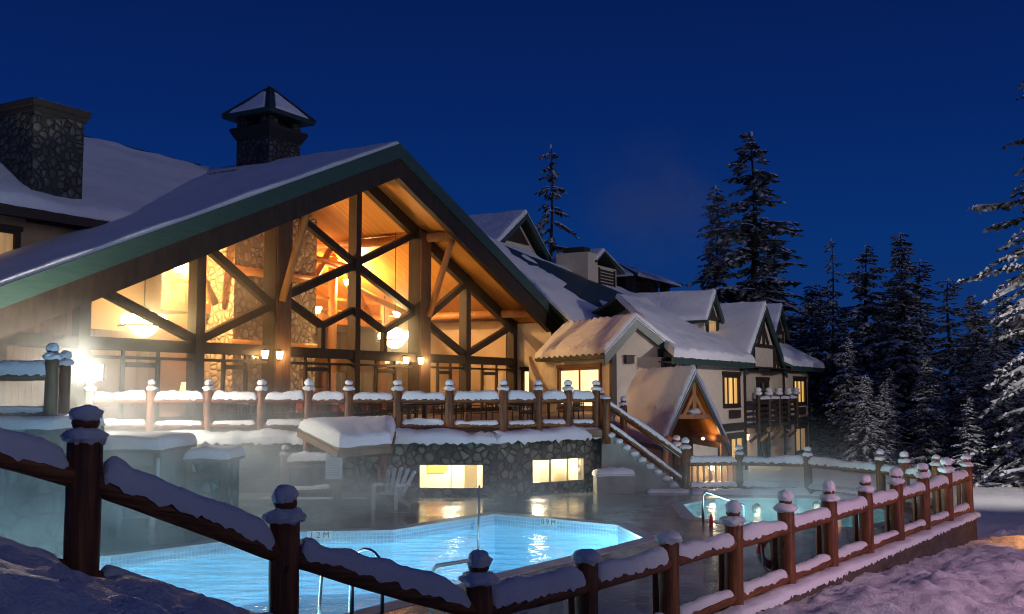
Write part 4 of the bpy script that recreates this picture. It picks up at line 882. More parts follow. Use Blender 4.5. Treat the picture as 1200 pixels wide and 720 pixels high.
# ------------------------------------------------------------------ gabled roofs (front gable in plane y = y0, ridge running back to y1)
def gable(parent, x0, z0, xc, zc, x1, z1, y0, y1, lc=(0,0,0), th=.2, fw=.34, sm=None, seed=0, seg=26, soffit=None, rip=None, snow_sides=(0,1), amp=.07, freq=.9):
    m = MB()
    for a, za in ((x0,z0),(x1,z1)):
        q = [(a,y0+.05,za-.05),(xc,y0+.05,zc-.05),(xc,y0+.05,zc-.2),(a,y0+.05,za-.2)]
        m.prism(q if a < xc else q[::-1], (0,y1-y0-.05,0))
    rf = m.build('roof', soffit or rooftin, parent, loc=lc)
    for k, (a, za) in enumerate(((x0,z0),(x1,z1))):
        m = MB(); sl = (zc-za)/abs(a-xc); fv = fw*math.sqrt(1+sl*sl)
        q = [(a,y0-.06,za-fv),(a,y0-.06,za),(xc,y0-.06,zc),(xc,y0-.06,zc-fv)]; m.prism(q if a > xc else q[::-1], (0,.12,0)); m.build('fascia', fascia_m, rf)
        if k in snow_sides:
            m = MB()
            if a < xc: c4 = [(a,y1,za),(a,y0-.05,za),(xc+.03,y0-.05,zc),(xc+.03,y1,zc)]
            else: c4 = [(a,y0-.05,za),(a,y1,za),(xc-.03,y1,zc),(xc-.03,y0-.05,zc)]
            snow_slab(m, *c4, th, seg, seg, amp, .05, seed+k, .16, freq)
            if rip:
                m.v = [(p[0],p[1],p[2]+rip*math.sin(p[1]*2*math.pi/.62)*(1 if True else 0)) for p in m.v]
            m.build('snow', sm or snow_roof, rf, True)
    return rf
def half_timber(parent, pts, lc, w=.16, y=0, m=trim_d):
    for p, q in pts: mb = MB(); mb.beam((p[0],y,p[1]),(q[0],y,q[1]), .08, w); mb.build('timber_strip', m, parent, loc=lc)
# ------------------------------------------------------------------ entrance block with ribbed snowy roof
A0 = Vector((4.27, 45, 0)); RP = math.atan2(.385, .923)
pb = empty('entrance_block', A0, RP, 'cream entrance block with ribbed snowy gable roof, between hall and guest wing', 'building')
gable(pb, -.25,4.5, 1.36,6.12, 4.2,4.15, 0, 7.5, th=.24, fw=.42, seed=31, rip=.06, seg=44)
m_ = MB(); wall_holes(m_, (.3,9.5,0), (0,-1,0), 9.0, 1.4, 4.62, .2, [(3.7,8.1,2.0,3.9)]); m_.build('wall', stucco, pb)
window_in(pb, (.3,9.5,0), (0,-1,0), 3.7, 8.1, 2.0, 3.9, cur_warm, timber_w, 1, .12, lintel=.16)
m_ = MB(); m_.prism([(.3,.5,1.4),(3.9,.5,1.4),(3.9,.5,4.2),(1.36,.5,5.9),(.3,.5,4.85)], (0,.2,0)); m_.v = [(p[0],p[1]-.33,p[2]) for p in m_.v]; m_.build('wall', stucco, pb)
m_ = MB(); m_.box(.18,.1,1.4,.42,.34,4.7); m_.build('corner_board', trim_d, pb); m_ = MB(); m_.box(2.55,.1,1.4,2.8,.2,4.7); m_.build('corner_board', trim_d, pb)
m_ = MB(); m_.box(-.22,.1,4.25,.3,7.4,4.4); m_.build('soffit', fascia_m, pb)
vq = MB(); vq.box(.85,-.02,4.02,1.25,.2,4.35); vq.box(.8,-.06,4.35,1.3,.2,4.4); vq.build('wall_vent', trim_d, pb)
# ------------------------------------------------------------------ guest wing
w0 = (8, -11, -1.2); wing = empty('guest_wing', lw(*w0), ROT, 'long cream guest wing with half timbered gable, balcony and amber windows', 'building'); wl = (-8, 11, 1.2)
m_ = MB(); wall_holes(m_, (7.7,-11,0), (1,0,0), 12.1, -1.6, 4.3, .25, [(.5,4.2,2.4,3.92),(8.4,11.0,2.02,3.6),(7.5,9.0,-.95,.42),(9.4,11.6,-.95,.42)])
wall_holes(m_, (19.8,-10.35,0), (1,0,0), 7.5, -1.6, 4.3, .25, [(4.3,6.6,1.05,3.4),(4.3,6.6,-1.4,.5)])
wall_holes(m_, (27.3,-11,0), (1,0,0), 6.3, -1.6, 4.3, .25, [(2.5,5.4,1.95,3.5),(2.6,5.4,-1.1,.5)])
m_.box(19.55,-10.75,-1.6,19.8,-10.35,4.3); m_.box(27.3,-10.75,-1.6,27.5,-10.2,4.3); m_.box(33.4,-10.75,-1.6,33.6,-2,4.3); m_.box(7.7,-10.75,-1.6,7.95,-9.6,4.3)
m_.build('wall', stucco, wing, loc=wl)
wb_ = (7.7-8, 0, 1.2)
def wwin(s0, s1, z0, z1, pm, mull=1, y=-11, x0=7.7): window_in(wing, (x0-8, y+11, 1.2), (1,0,0), s0, s1, z0, z1, pm, trim_d, mull, .12, lintel=.2)
wwin(.5,4.2,2.4,3.92,cur_warm,2); wwin(8.4,11.0,2.02,3.6,cur_amber,2); wwin(7.5,9.0,-.95,.42,cur_amber,0); wwin(9.4,11.6,-.95,.42,cur_amber,1)
wwin(4.3,6.6,1.05,3.4,dark_glass,1,-10.35,19.8); wwin(4.3,6.6,-1.4,.5,dark_glass,1,-10.35,19.8); wwin(2.5,5.4,1.95,3.5,cur_amber,2,-11,27.3); wwin(2.6,5.4,-1.1,.5,cur_dim,1,-11,27.3)
for q in ((16.9,1.38,18.5,1.8),(30.5,1.3,32.2,1.75)): m_ = MB(); m_.box(q[0],-11.16,q[1],q[2],-11.02,q[3]); m_.build('air_unit', trim_d, wing, loc=wl)
for a, c in ((7.87,19.5),(27.52,33.33)):
    m_ = MB(); m_.box(a,-11.07,.72,c,-11.003,1.12); m_.build('band_board', trim_d, wing, loc=wl)
for xx in (7.75,19.62,27.4,33.45): m_ = MB(); m_.box(xx-.12,-11.09,-1.6,xx+.12,-11.005,4.2); m_.build('corner_board', trim_d, wing, loc=wl)
EZ, RZ = 4.35, 7.95
m_ = MB(); m_.prism([(7.4,-11.65,EZ),(19.2,-11.65,EZ),(23.1,-5,RZ),(16.5,-5,RZ)], (0,0,-.15)); m_.prism([(27.0,-11.65,EZ),(34.9,-11.65,EZ),(34.9,-5,RZ),(23.1,-5,RZ)], (0,0,-.15)); m_.prism([(16.5,-5,RZ),(34.9,-5,RZ),(34.9,2,EZ),(16.5,2,EZ)], (0,0,-.15)); wr = m_.build('roof', rooftin, wing, loc=wl)
m_ = MB(); snow_slab(m_, (7.3,-11.75,EZ),(19.3,-11.75,EZ),(23.2,-5,RZ),(16.3,-5,RZ), .26, 70, 36, .12, .10, 41, .22, .7); m_.build('snow', snow_roof, wr, True)
m_ = MB(); snow_slab(m_, (26.9,-11.75,EZ),(35,-11.75,EZ),(35,-5,RZ),(23,-5,RZ), .26, 50, 36, .12, .10, 42, .22, .7); m_.build('snow', snow_roof, wr, True)
for a, c in ((7.4,19.1),(27.1,34.95)): m_ = MB(); m_.box(a,-11.72,4.0,c,-11.6,EZ); m_.build('fascia', fascia_m, wr)
m_ = MB(); m_.box(7.5,-11.6,4.05,34.8,-10.95,4.12); m_.build('soffit', trim_d, wing, loc=wl)
# back roof that climbs to the hall
m_ = MB(); bq = [(12,-5.2,5.6),(41,-6,5.4),(46,4,9.8),(17,4.2,12.1)]; m_.prism(bq, (0,0,-.3)); br = m_.build('roof', rooftin, wing, loc=wl)
m_ = MB(); snow_slab(m_, *bq, .22, 60, 40, .22, .05, 43, .3, .35); m_.build('snow', snow_roof, br, True)
# half timbered cross gable with balcony under it
g1 = gable(wing, 18.9,4.05, 23.1,7.75, 27.35,4.05, -11.25, -3.5, wl, .22, .36, seed=51)
m_ = MB(); m_.prism([(19.6,-11.04,4.1),(26.7,-11.04,4.1),(23.1,-11.04,7.35)], (0,.15,0)); m_.build('gable_wall', stucco, wing, loc=wl)
half_timber(wing, [((20.9,5.35),(25.4,5.35)),((23.1,5.35),(23.1,7.2)),((22.1,5.45),(23.05,6.5)),((24.1,5.45),(23.15,6.5)),((21.1,4.1),(21.1,5.3)),((25.2,4.1),(25.2,5.3)),((20.1,4.2),(20.95,5.25)),((26.1,4.2),(25.3,5.25)),((19.4,3.95),(22,3.95)),((24.4,3.95),(27,3.95))], wl, .2, -11.10)
bal = MB(); bal.box(19.7,-11.6,.78,28.6,-10.4,.96); bal.build('balcony_floor', trim_d, wing, loc=wl)
m_ = MB()
for z in (1.15,1.45,1.75,2.05): m_.box(19.8,-11.56,z,28.5,-11.5,z+.17)
m_.box(19.74,-11.6,2.25,28.56,-11.44,2.36)
for xx in (20.3,22.4,24.4,26.4,28.3): m_.beam((xx,-11.5,.4),(xx,-11.05,.0),.14,.14); m_.box(xx-.1,-11.62,.55,xx+.1,-11.4,.78)
m_.build('balcony_rail', trim_d, wing, loc=wl)
for i, xx in enumerate((20.3,22.4,24.4,26.4,28.3)):
    m_ = MB(); m_.tube([(xx,-11.55,.5),(xx,-11.55,2.6)], .14, 10); bp = m_.build('balcony_post', trim_d, wing, loc=wl)
    m_ = MB(); m_.ball((xx,-11.55,2.66), (.26,.24,.13), 12, 8, .15, 2, i); m_.ball((xx,-11.55,2.86), (.2,.2,.13), 12, 8, .12, 2, i+9); m_.build('snow_cap', snow_fine, bp, True, )
m_ = MB(); snow_strip(m_, (20.4,-11.52,2.36),(28.2,-11.52,2.36), .3, .13, 55); m_.build('snow', snow_fine, wing, True, wl)
# roof dormers
def dormer(xc, hw, yf, ez, az, yb, win_m, seed, lab=None):
    gable(wing, xc-hw-.3,ez-.15, xc,az, xc+hw+.3,ez-.15, yf-.22, yb, wl, .18, .28, seed=seed, seg=18)
    m = MB(); m.prism([(xc-hw,yf,ez-3.0),(xc-hw,yf,ez),(xc,yf,az-.35),(xc+hw,yf,ez),(xc+hw,yf,ez-3.0)], (0,yb-yf-.3,0)); m.build('dormer_wall', stucco, wing, loc=wl)
    window_in(wing, (xc-hw-8, yf+11-.06, 1.2), (1,0,0), hw-.85, hw+.85, ez-1.35, ez-.05, win_m, trim_d, 0, .1, lintel=.12)
    m = MB(); m.prism([(xc-hw*.6,yf-.03,ez+.1),(xc+hw*.6,yf-.03,ez+.1),(xc,yf-.03,az-.55)], (0,.025,0)); m.build('gable_infill', trim_d, wing, loc=wl)
dormer(20.3,1.25,-9.0,6.85,8.35,-3.5,cur_dim,61); dormer(33.2,1.5,-9.2,6.7,8.5,-4,dark_glass,63)
# little gable high behind the hall, louvred chimney and cupola on the back roofs
gable(wing, 20.6,12.0, 24.7,14.75, 28.2,12.0, 5.3, 14, wl, .22, .4, seed=65)
m_ = MB(); m_.prism([(21.6,6,9.5),(21.6,6,12.3),(24.7,6,14.3),(27.4,6,12.2),(27.4,6,9.5)], (0,3,0)); m_.build('gable_wall', stucco, wing, loc=wl)
m_ = MB(); m_.prism([(23.1,5.9,12.7),(26.2,5.9,12.7),(24.7,5.9,13.9)], (0,.08,0)); m_.build('gable_infill', trim_d, wing, loc=wl)
m_ = MB(); m_.box(27.3,2,8,28.8,4.4,12.15); vs_ = m_.build('chimney_shaft', stucco, wing, loc=wl)
m_ = MB(); m_.box(27.55,2.4,12.15,28.5,4.0,12.55); m_.build('flue', brick, vs_, loc=None)
gable(wing, 28.4,11.75, 29.7,12.55, 33.1,11.35, 1.9, 5.5, wl, .16, .2, seed=67, seg=14)
m_ = MB(); m_.box(28.9,2.2,8,32.4,5.2,11.45); lv = m_.build('louvre_house', stucco, wing, loc=wl)
m_ = MB()
for k in range(9): m_.prism([(29.5,2.12,9.3+k*.22),(31.9,2.12,9.3+k*.22),(31.9,2.18,9.45+k*.22),(29.5,2.18,9.45+k*.22)], (0,.03,0))
m_.box(29.35,2.1,9.2,29.5,2.19,11.3); m_.box(31.9,2.1,9.2,32.05,2.19,11.3); m_.build('louvre', trim_d, lv)
cp = empty('roof_cupola', lw(48.3,9.5,11), ROT, 'hip roofed lantern cupola dusted with snow on the far roof', 'cupola')
m_ = MB(); m_.box(-4.2,-3.4,-4,4.2,3.4,-.1); m_.build('base', stucco, cp)
m_ = MB()
for sx in (-3.9,0,3.9):
    for sy in (-3.2,3.2): m_.box(sx-.35,sy-.35,-.1,sx+.35,sy+.35,1.25)
m_.box(-3.3,-2.8,-.1,3.3,2.8,1.2); m_.build('posts', trim_d, cp)
m_ = MB(); e4 = [(-5.4,-4.4,1.25),(5.4,-4.4,1.25),(5.4,4.4,1.25),(-5.4,4.4,1.25)]; m_.add(e4+[(0,0,3.0)], [(0,1,4),(1,2,4),(2,3,4),(3,0,4),(3,2,1,0)]); hr_ = m_.build('hip_roof', rooftin, cp)
m_ = MB()
for i in range(4):
    a, b_, t = Vector(e4[i]), Vector(e4[(i+1)%4]), Vector((0,0,3)); snow_slab(m_, a.lerp(b_,.03), b_.lerp(a,.03), t.lerp(b_,.08), t.lerp(a,.08), .2, 20, 14, .10, .08, i, .25, .8)
m_.build('snow', snow_roof, hr_, True)
m_ = MB()
for i in range(4): m_.tube([Vector(e4[i])+Vector((0,0,.1)),(0,0,3.15)], .07, 6)
m_.build('ridge_cap', rooftin, hr_)
# ------------------------------------------------------------------ steep A-frame stair cover with warm pine lining
af = empty('stair_cover', (5.95,33.4,0), math.atan2(.14,.99), 'steep A frame stair cover with snowy roof and warm pine lining beside the stairs', 'shelter')
gable(af, -1.12,1.12, 0,3.5, 1.12,1.12, 0, 7.2, (0,0,0), .26, .13, seed=71, seg=40, soffit=pine, amp=.16, freq=1.5)
m_ = MB(); m_.prism([(-.95,3.2,-.2),(.95,3.2,-.2),(.95,3.2,1.3),(0,3.2,3.25),(-.95,3.2,1.3)], (0,.12,0)); m_.build('back_wall', timber_w, af)
m_ = MB(); m_.beam((-.62,.12,2.0),(.62,.12,2.0),.12,.14); m_.beam((0,.12,2.05),(0,.12,3.25),.1,.12,(1,0,0)); m_.beam((-.35,.12,2.05),(-.02,.12,2.7),.08,.1); m_.beam((.35,.12,2.05),(.02,.12,2.7),.08,.1); m_.build('truss', log_in, af)
m_ = MB()
for sx in (-1,1): m_.tube([(sx*1.0,.15,-.3),(sx*1.0,.15,1.25)], .12, 12); m_.tube([(sx*.95,-.1,1.28),(sx*.95,5,1.28)], .13, 12)
m_.build('log_frame', log_in, af, True)
m_ = MB(); m_.ball((0,.12,2.17), (.22,.12,.10), 16, 10, .4, 2, 1); m_.build('snow_clump', snow_fine, af, True)
fx = empty('ceiling_lamp', (6.35,34.3,1.25), 0, 'warm lamp glowing under the steep A frame cover', 'lamp'); m_ = MB(); m_.ball((0,0,0), (.06,.06,.05), 10, 7); m_.build('bulb', lamp_shade_m, fx); m_ = MB(); m_.beam((0,0,.04),(.0,.55,.04),.03,.03); m_.build('bracket', black, fx); lamp('bulb_light', (0,-.15,.05), 2.2, WARM, .1, fx)
rl = empty('railing_lamp', (5.75,29.85,.62), 0, 'bright lamp low behind the balusters at the foot of the stairs', 'lamp')
m_ = MB(); m_.ball((0,0,0), (.08,.08,.06), 10, 7); m_.build('bulb', bulb_m, rl); m_ = MB(); m_.tube([(0,0,-.65),(0,0,-.04)], .03, 8); m_.build('stem', black, rl); lamp('bulb_light', (0,-.15,0), 6, (1,.7,.38), .08, rl)
m_ = MB(); m_.box(4.95,30.1,-.2,6.55,30.25,.75); tag(m_.build('back_wall_panel', plaster), 'low cream wall lit by the lamp behind the balusters', 'wall')
el = empty('wall_lantern', lw(21.2,-10.62,.1), ROT, 'small lantern on the lower wall of the guest wing under its balcony', 'lantern'); m_ = MB(); m_.tube([(0,0,0),(0,0,.3)], [.09,.12], 8); m_.build('glass', sconce_m, el); m_ = MB(); m_.tube([(0,0,.3),(0,0,.42)], [.15,.03], 8); m_.beam((0,0,.35),(0,.22,.35),.05,.05); m_.build('bracket', black, el); lamp('lantern_light', (0,-.35,.15), 40, WARM, .1, el)
# ------------------------------------------------------------------ flood lamp on the terrace
fl_ = empty('flood_lamp', (-10.75,26.3,1.75), 0, 'glaring white flood lamp on a pole at the left end of the terrace', 'lamp')
m_ = MB(); m_.tube([(0,0,-1.7),(0,0,1.55)], .045, 10); m_.build('pole', black, fl_)
m_ = MB(); m_.ball((0,-.02,1.58), (.19,.12,.19), 14, 9); m_.build('lens', flood_m, fl_, True)
m_ = MB(); m_.box(-.22,.1,1.38,.22,.22,1.78); m_.build('housing', black, fl_); lamp('flood_light', (0,-.4,1.58), 1700, (1,.93,.76), .2, fl_)

# ------------------------------------------------------------------ terrace furniture
iron = noisy('garden_iron', (.03,.026,.022), (.07,.06,.05), 6, .45)
def patio_chair():
    r = empty('terrace_chair', (0,0,0)); m = MB(); m.box(-.25,-.24,.42,.25,.24,.45); m.build('seat', iron, r)
    m = MB()
    for i in range(7): m.box(-.25+i*.08-.008,.22,.5,-.25+i*.08+.012,.24,.92)
    for i in range(6): m.box(-.26,.215,.5+i*.08,.26,.245,.515+i*.08)
    m.build('backrest', iron, r)
    for sx in (-1,1):
        for sy in (-1,1): m = MB(); m.beam((sx*.24,sy*.22,0),(sx*.24,sy*.22,.92 if sy > 0 else .66), .03,.03,(1,0,0)); m.build('leg', iron, r)
        m = MB(); m.box(sx*.25-.025,-.24,.64,sx*.25+.025,.22,.67); m.build('armrest', iron, r)
    return r
def patio_table():
    r = empty('terrace_table', (0,0,0)); m = MB(); m.tube([(0,0,.69),(0,0,.73)], .62, 24); m.build('tabletop', iron, r)
    m = MB(); m.tube([(0,0,0),(0,0,.7)], .05, 10); m.build('pedestal', iron, r)
    m = MB(); m.ball((0,0,.74), (.6,.6,.07), 22, 8, .12, 2, 6); m.build('snow', snow_fine, r, True)
    m = MB(); m.beam((-.35,0,.03),(.35,0,.03),.06,.04); m.beam((0,-.35,.025),(0,.35,.025),.06,.04); m.build('foot', iron, r); return r
ch0, tb0 = patio_chair(), patio_table(); rnd = random.Random(5); first = True
TP = [(-7.6,30.4),(-5.0,31.2),(-2.6,30.3),(-.2,31.0),(1.2,33.8),(-3.9,34.5)]
where = ['farthest left along the terrace','second from the left','behind the middle of the railing','near the bend of the railing','nearest the cream entrance wall','farthest back by the hall doors']
for i, (X, Y) in enumerate(TP):
    t = tb0 if i == 0 else copy_tree(tb0); t.location = (X, Y, 1.75); tag(t, 'round snow topped terrace table ' + where[i], 'table', 'snow topped tables on the terrace')
    for k in range(4):
        a = rnd.uniform(-.3,.3)+k*math.pi/2+.6; c = ch0 if i == 0 and k == 0 else copy_tree(ch0)
        c.location = (X+.95*math.cos(a), Y+.95*math.sin(a), 1.75); c.rotation_euler[2] = a-math.pi/2+rnd.uniform(-.2,.2)
        side = 'far' if math.sin(a) > .5 else 'near' if math.sin(a) < -.5 else 'right' if math.cos(a) > 0 else 'left'
        tag(c, 'lattice iron chair on the %s side of the table %s' % (side, where[i]), 'chair', 'lattice chairs on the terrace')

# ------------------------------------------------------------------ snow laden conifers
def conifer_mesh(H, Rm, seed, dens=1.0, bare=0.0, low=.06, droop=.32, snow_amt=1.0, leaf=1.0):
    rn = random.Random(seed); nb = MB(); sb = MB(); tr = MB()
    k = 9; tr.tube([(.12*math.sin(i*.8+seed)*(i/k), .1*math.cos(i*.9+seed)*(i/k), -1+(H+1)*i/k) for i in range(k+1)], [max(.02, .016*H*(1-i/k)**.9) for i in range(k+1)], 8)
    z = low*H; step = .36/dens
    gap = [rn.uniform(.15,.9)*H for _ in range(3)]
    while z < H*.988:
        f = 1-z/H; rad = Rm*(f**.74)*(.55+.6*rn.random()+.2*nz(z*.5, seed))+.22
        nbch = max(3, int((3.5+4*f)*min(1.2, dens)*rn.uniform(.7,1.2))); a0 = rn.random()*6.28
        for j in range(nbch):
            if rn.random() < bare: continue
            a = a0+6.28*j/nbch+rn.uniform(-.45,.45); ln = rad*rn.uniform(.45,1.15); zz = z+rn.uniform(-.55,.55)
            if any(abs(zz-g) < .35 for g in gap): ln *= .55
            dx, dy = math.cos(a), math.sin(a); dr = droop*(.9+.9*f)*rn.uniform(.5,1.7); bend = rn.uniform(-.12,.12)
            def P(t): return Vector(((dx-dy*bend*t)*ln*t, (dy+dx*bend*t)*ln*t, zz+.16*ln*t-dr*ln*t*t*.9+.22*ln*max(0,t-.7)))
            q = Vector((-dy,dx,0))*(.010*ln+.008)
            nb.add([P(0)+q, P(0)-q, P(.5)-q*.7, P(1), P(.5)+q*.7], [(0,1,2,3,4)])
            st = max(3, int(ln/(.21*leaf)))
            for i in range(1, st+1):
                t = i/st; p = P(t); w = (.20+.42*min(1,ln/2.2)*(1-.6*t))*rn.uniform(.6,1.35)*leaf
                for sd in ((-1,1) if i < st else (0,)):
                    th = a+sd*rn.uniform(.55,1.05); dz = -rn.uniform(.2,.95)
                    e = p+Vector((math.cos(th)*w*1.35, math.sin(th)*w*1.35, w*dz)); sw = w*rn.uniform(.16,.30)+.035*leaf
                    pr = Vector((-math.sin(th),math.cos(th),rn.uniform(-.3,.3)))*sw; m_1 = p.lerp(e,.55)
                    nb.add([p-pr*.35, m_1-pr, e, m_1+pr, p+pr*.35], [(0,1,2,3,4)])
                    nb.add([p, m_1+Vector((0,0,-w*rn.uniform(.35,.75))), e], [(0,1,2)])
                    if rn.random() < .62*snow_amt:
                        c = p.lerp(e, rn.uniform(.25,.6)); A = (e-p)*rn.uniform(.22,.45); B = pr.normalized()*sw*rn.uniform(.7,1.35); up = Vector((0,0,rn.uniform(.04,.13)))
                        sb.add([c-A, c+B-A*.2, c+A, c-B-A*.1, c+up], [(0,4,3),(3,4,2),(2,4,1),(1,4,0)])
            if rn.random() < .75*snow_amt and ln > .5:
                wd = .06+.07*min(1.6,ln); t0 = rn.uniform(.1,.35); L_ = []
                for i in range(5):
                    t = t0+(.97-t0)*i/4; p = P(t); g = Vector((-dy,dx,0))*wd*(.5 if i in (0,4) else rn.uniform(.7,1.3)); L_ += [p-g, p+Vector((0,0,.06+.03*rn.random())), p+g]
                sb.add(L_, [(i*3+j,(i+1)*3+j,(i+1)*3+j+1,i*3+j+1) for i in range(4) for j in range(2)])
        z += step*rn.uniform(.6,1.4)*(.6+.6*f)
    sb.ball((0,0,H-.1), (.09,.09,.2), 6, 5)
    def me(mb, n, m):
        q = bpy.data.meshes.new(n); q.from_pydata([tuple(p) for p in mb.v], [], mb.f); q.materials.append(m); return q
    return me(tr,'trunk',bark), me(nb,'crown',needle), me(sb,'snow',tree_snow)
tree_snow = noisy('tree_snow', (.55,.57,.63), (.8,.81,.85), 1.5, .8, bs=0)
PROTO = [conifer_mesh(20, 3.4, 3, .9), conifer_mesh(20, 3.0, 8, 1.05), conifer_mesh(20, 2.7, 15, .85, .12), conifer_mesh(20, 2.6, 21, .55, .30, .15, .45, .9), conifer_mesh(20, 4.0, 33, 1.0, .05, .05, .38), conifer_mesh(20, 3.6, 40, .62, .22, .06, .55), conifer_mesh(20, 3.8, 52, 1.0, .14, .05, .42, .9, .55)]
def tree(k, X, Y, ztop, label, zb=None, wide=1.0, rz=None, group=None):
    zb = ground_h(X, Y)-.2 if zb is None else zb; s = (ztop-zb)/20
    r = empty('conifer', (X,Y,zb), rz if rz is not None else (X*1.7+Y) % 6.28, label, 'tree', group); r.scale = (s*wide, s*wide, s)
    for n, m in zip(('trunk','crown','snow'), PROTO[k]):
        o = bpy.data.objects.new(n, m); COL.objects.link(o); o.parent = r
    return r
tree(5, 3.25, 85, 23.4, 'lone open snowy conifer above the roof beside the small high gable', wide=.95, rz=1.0)
tree(0, 19.0, 80, 23.2, 'tallest snowy fir behind the guest wing', wide=1.5, rz=.4)
tree(1, 17.1, 85, 19.9, 'slim snowy fir close left of the tallest fir behind the guest wing', wide=1.15)
tree(2, 21.6, 84, 15.5, 'snowy fir tucked behind the right side of the tallest fir', wide=1.4)
tree(3, 22.0, 70, 13.2, 'thin sparse conifer beyond the right end of the guest wing', wide=.95)
tree(0, 24.0, 69, 12.6, 'dense dark fir right of the thin sparse conifer', wide=1.5)
tree(1, 26.0, 68, 13.3, 'tall dark fir in the middle of the wood right of the guest wing', wide=1.5)
tree(3, 28.6, 75, 13.8, 'pale bare topped conifer rising behind the dark firs', wide=.7)
tree(2, 27.4, 64, 9.8, 'medium fir right of the middle of the wood', wide=1.7)
tree(0, 27.2, 60, 8.4, 'shorter bushy fir near the big right edge spruce', wide=1.7)
tree(1, 29.8, 62, 8.6, 'small fir between the bushy fir and the big spruce', wide=1.6)
tree(6, 24.9, 46, 20.5, 'huge snowy spruce towering at the right edge of the view', wide=1.25, rz=2.2)
tree(0, 20.3, 62, 6.0, 'low fir close beside the end of the guest wing', wide=1.3)
tree(4, 18.6, 54, 3.6, 'young low fir in front of the wood, nearest the far fence', wide=1.5)
tree(1, 22.6, 56, 5.2, 'young fir below the tall dark firs, right of the far fence corner', wide=1.4)
tree(0, 25.6, 54, 6.8, 'broad young fir standing before the big spruce', wide=1.3)
tree(2, 21.3, 48, 2.6, 'smallest fir sapling at the edge of the groomed track', wide=1.7)
back = random.Random(12); words = ['far back row', 'second row', 'thicket edge']
for i in range(18):
    X = 20+i*1.75+back.uniform(-.8,.8); Y = 78+back.uniform(-6,16)
    tree(i % 3, X, Y, back.uniform(8.5,13.0), 'dark snowy fir in the unlit rows filling the wood behind the nearer firs', wide=1.7, group='dark firs at the back of the wood')
for i in range(9):
    X = 20.5+i*1.6; Y = 53+back.uniform(2,16)
    tree((i+1) % 3, X, Y, back.uniform(2.6,5.5), 'low dark fir filling the shadow under the tall firs of the wood', wide=1.7, group='low firs under the wood')

# ------------------------------------------------------------------ slope lamps outside the picture that throw pink and amber on the snow
def street(x, y, h, col, en, label, gm, tilt=(0,0)):
    g = ground_h(x, y); r = empty('street_lamp', (x,y,g), 0, label, 'lamp'); m = MB(); m.tube([(0,0,-.3),(0,0,h)], [.09,.05], 10); m.build('pole', black, r)
    m = MB(); m.tube([(0,0,h),(0,0,h+.12),(0,0,h+.2)], [.1,.24,.05], 12); m.build('hood', black, r); m = MB(); m.ball((0,0,h), (.12,.12,.1), 10, 7); m.build('bulb', gm, r); 
    d = bpy.data.lights.new('street_light', 'SPOT'); d.energy = en; d.color = col; d.shadow_soft_size = .25; d.spot_size = R(tilt[2]); d.spot_blend = .8
    o = bpy.data.objects.new('street_light', d); COL.objects.link(o); o.parent = r; o.location = (0,0,h-.15); o.rotation_euler = (-(Vector((tilt[0]-x, tilt[1]-y, g-(g+h))))).to_track_quat('Z','Y').to_euler()

pink_m = mat('pink_bulb', (1,1,1), .5, 0, (1,.35,.45), 20); amber_m = mat('amber_bulb', (1,1,1), .5, 0, (1,.4,.05), 20)
street(13.5, 9.5, 5.0, (1,.30,.50), 2100, 'pink slope lamp beside the near fence, outside the picture', pink_m, (9.5,15.5,95))
street(13.6, 23.2, 2.6, (1,.40,.06), 1400, 'low amber path lamp beyond the end of the near fence', amber_m, (12.9,22.6,90))

white_m = mat('mast_bulb', (1,1,1), .5, 0, (1,.9,.8), 20)
street(25, 29, 10, (1,.90,.86), 15000, 'unseen mast lamp added to brighten the guest wing', white_m, (12,55,76))  # mast added out of view to brighten the wing and firs
street(15, 1.5, 8, (.97,.93,1), 4200, 'tall slope mast lamp turned to the near fence, outside the picture', white_m, (7.5,18,62))

# unseen firs added to shade the near left fence
for X, Y, zt_ in ((4.6,.9,6.5),(6.2,2.4,6.5),(7.6,3.3,7),(3.4,-.6,6),(9.4,3.6,7)): tree(4, X, Y, zt_, 'unseen fir added near the camera to shade the left fence', wide=1.35, group='added shading firs out of view')

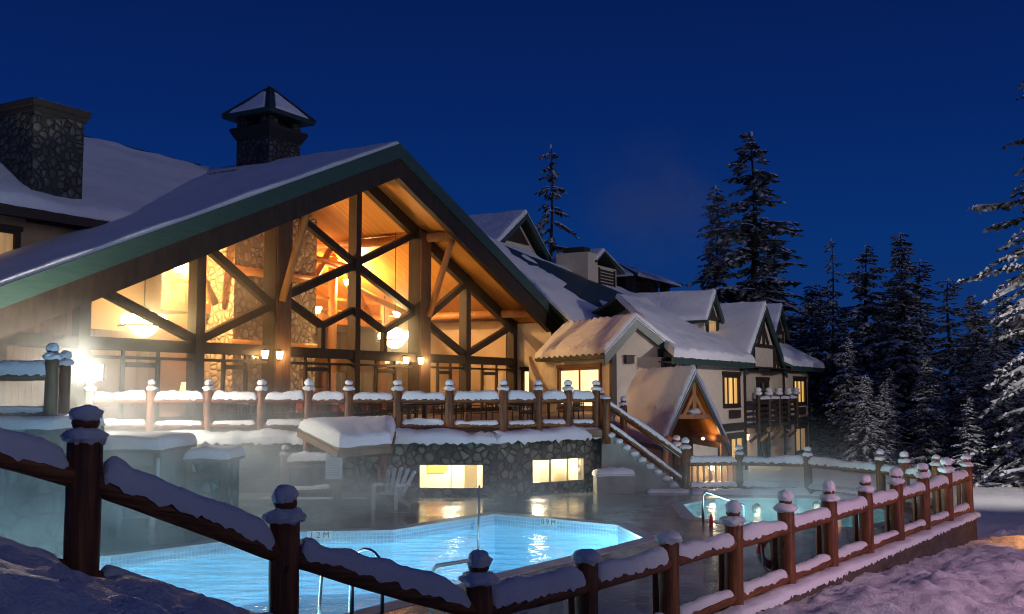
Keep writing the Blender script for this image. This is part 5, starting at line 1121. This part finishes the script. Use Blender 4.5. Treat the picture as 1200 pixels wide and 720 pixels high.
# ------------------------------------------------------------------ steam drifting off the pools
def steam(name, lo, hi, dens, scale, label, col=(.92,.94,.95), lobes=(), seed=0, cut=(.43,.60), g_=.25, floor_=.07):
    m = bpy.data.materials.new(name); m.use_nodes = True; T = m.node_tree; T.nodes.clear(); N, L = T.nodes, T.links
    o = N.new('ShaderNodeOutputMaterial'); v = N.new('ShaderNodeVolumePrincipled'); L.new(v.outputs[0], o.inputs['Volume'])
    v.inputs['Color'].default_value = (*col, 1); v.inputs['Anisotropy'].default_value = g_
    tc_ = N.new('ShaderNodeTexCoord'); mp = N.new('ShaderNodeMapping'); mp.inputs['Scale'].default_value = (scale, scale, scale*1.4); mp.inputs['Location'].default_value = (seed, seed, seed); L.new(tc_.outputs['Object'], mp.inputs[0])
    n = N.new('ShaderNodeTexNoise'); n.inputs['Scale'].default_value = 1; n.inputs['Detail'].default_value = 4; n.inputs['Distortion'].default_value = 1.1; L.new(mp.outputs[0], n.inputs['Vector'])
    mr = N.new('ShaderNodeMapRange'); mr.inputs[1].default_value, mr.inputs[2].default_value = cut; mr.inputs[3].default_value = floor_; mr.inputs[4].default_value = 1; L.new(n.outputs['Fac'], mr.inputs[0])
    acc = None
    for c, r, k in lobes:            # soft ellipsoidal puffs
        mm_ = N.new('ShaderNodeMapping'); mm_.vector_type = 'TEXTURE'; mm_.inputs['Location'].default_value = [c[i]-(lo[i]+hi[i])/2 for i in range(3)]; mm_.inputs['Scale'].default_value = r; L.new(tc_.outputs['Object'], mm_.inputs[0])
        g = N.new('ShaderNodeTexGradient'); g.gradient_type = 'QUADRATIC_SPHERE'; L.new(mm_.outputs[0], g.inputs[0])
        q = N.new('ShaderNodeMath'); q.operation = 'MULTIPLY'; q.inputs[1].default_value = k; L.new(g.outputs['Fac'], q.inputs[0])
        if acc is None: acc = q.outputs[0]
        else: a = N.new('ShaderNodeMath'); a.operation = 'ADD'; L.new(acc, a.inputs[0]); L.new(q.outputs[0], a.inputs[1]); acc = a.outputs[0]
    f = N.new('ShaderNodeMath'); f.operation = 'MULTIPLY'; L.new(acc, f.inputs[0]); L.new(mr.outputs[0], f.inputs[1])
    f2 = N.new('ShaderNodeMath'); f2.operation = 'MULTIPLY'; f2.inputs[1].default_value = dens; L.new(f.outputs[0], f2.inputs[0]); L.new(f2.outputs[0], v.inputs['Density'])
    c = [(lo[i]+hi[i])/2 for i in range(3)]; mb = MB(); mb.box(*[lo[i]-c[i] for i in range(3)], *[hi[i]-c[i] for i in range(3)])
    ob = mb.build(name, m, loc=c); tag(ob, label, None, None, 'stuff'); return ob
steam('pool_steam', (-16,11,.03), (9.5,31,7), 1.0, .50, 'white steam drifting off the warm pools', lobes=[((-7.5,20,.5),(7,10,3.6),.66),((-11,25.5,2.0),(5.5,5.5,4.2),.12),((-7,25,.6),(6.0,4.5,2.6),.65),((-1,23.0,.1),(7.5,5,2.1),.40),((6.6,24.9,.2),(4.4,4.4,2.4),.62)])
steam('hall_steam', (-22,30,1.8), (3,57,11), .20, .22, 'thin steam in front of the hall, spread to halo its lamps', lobes=[((-13.5,36.5,4.6),(8,8,5.5),1.0),((-5,49,5),(6,6,5),1.0)], seed=4, g_=.7, floor_=.3)  # haze at the left, with lobes added to halo both chandeliers
steam('chimney_steam', (4,58,8), (22,82,26), .10, .16, 'faint plume of steam above the louvred chimney', lobes=[((10,70,15.5),(8,9,7),.8)], seed=9, g_=0)
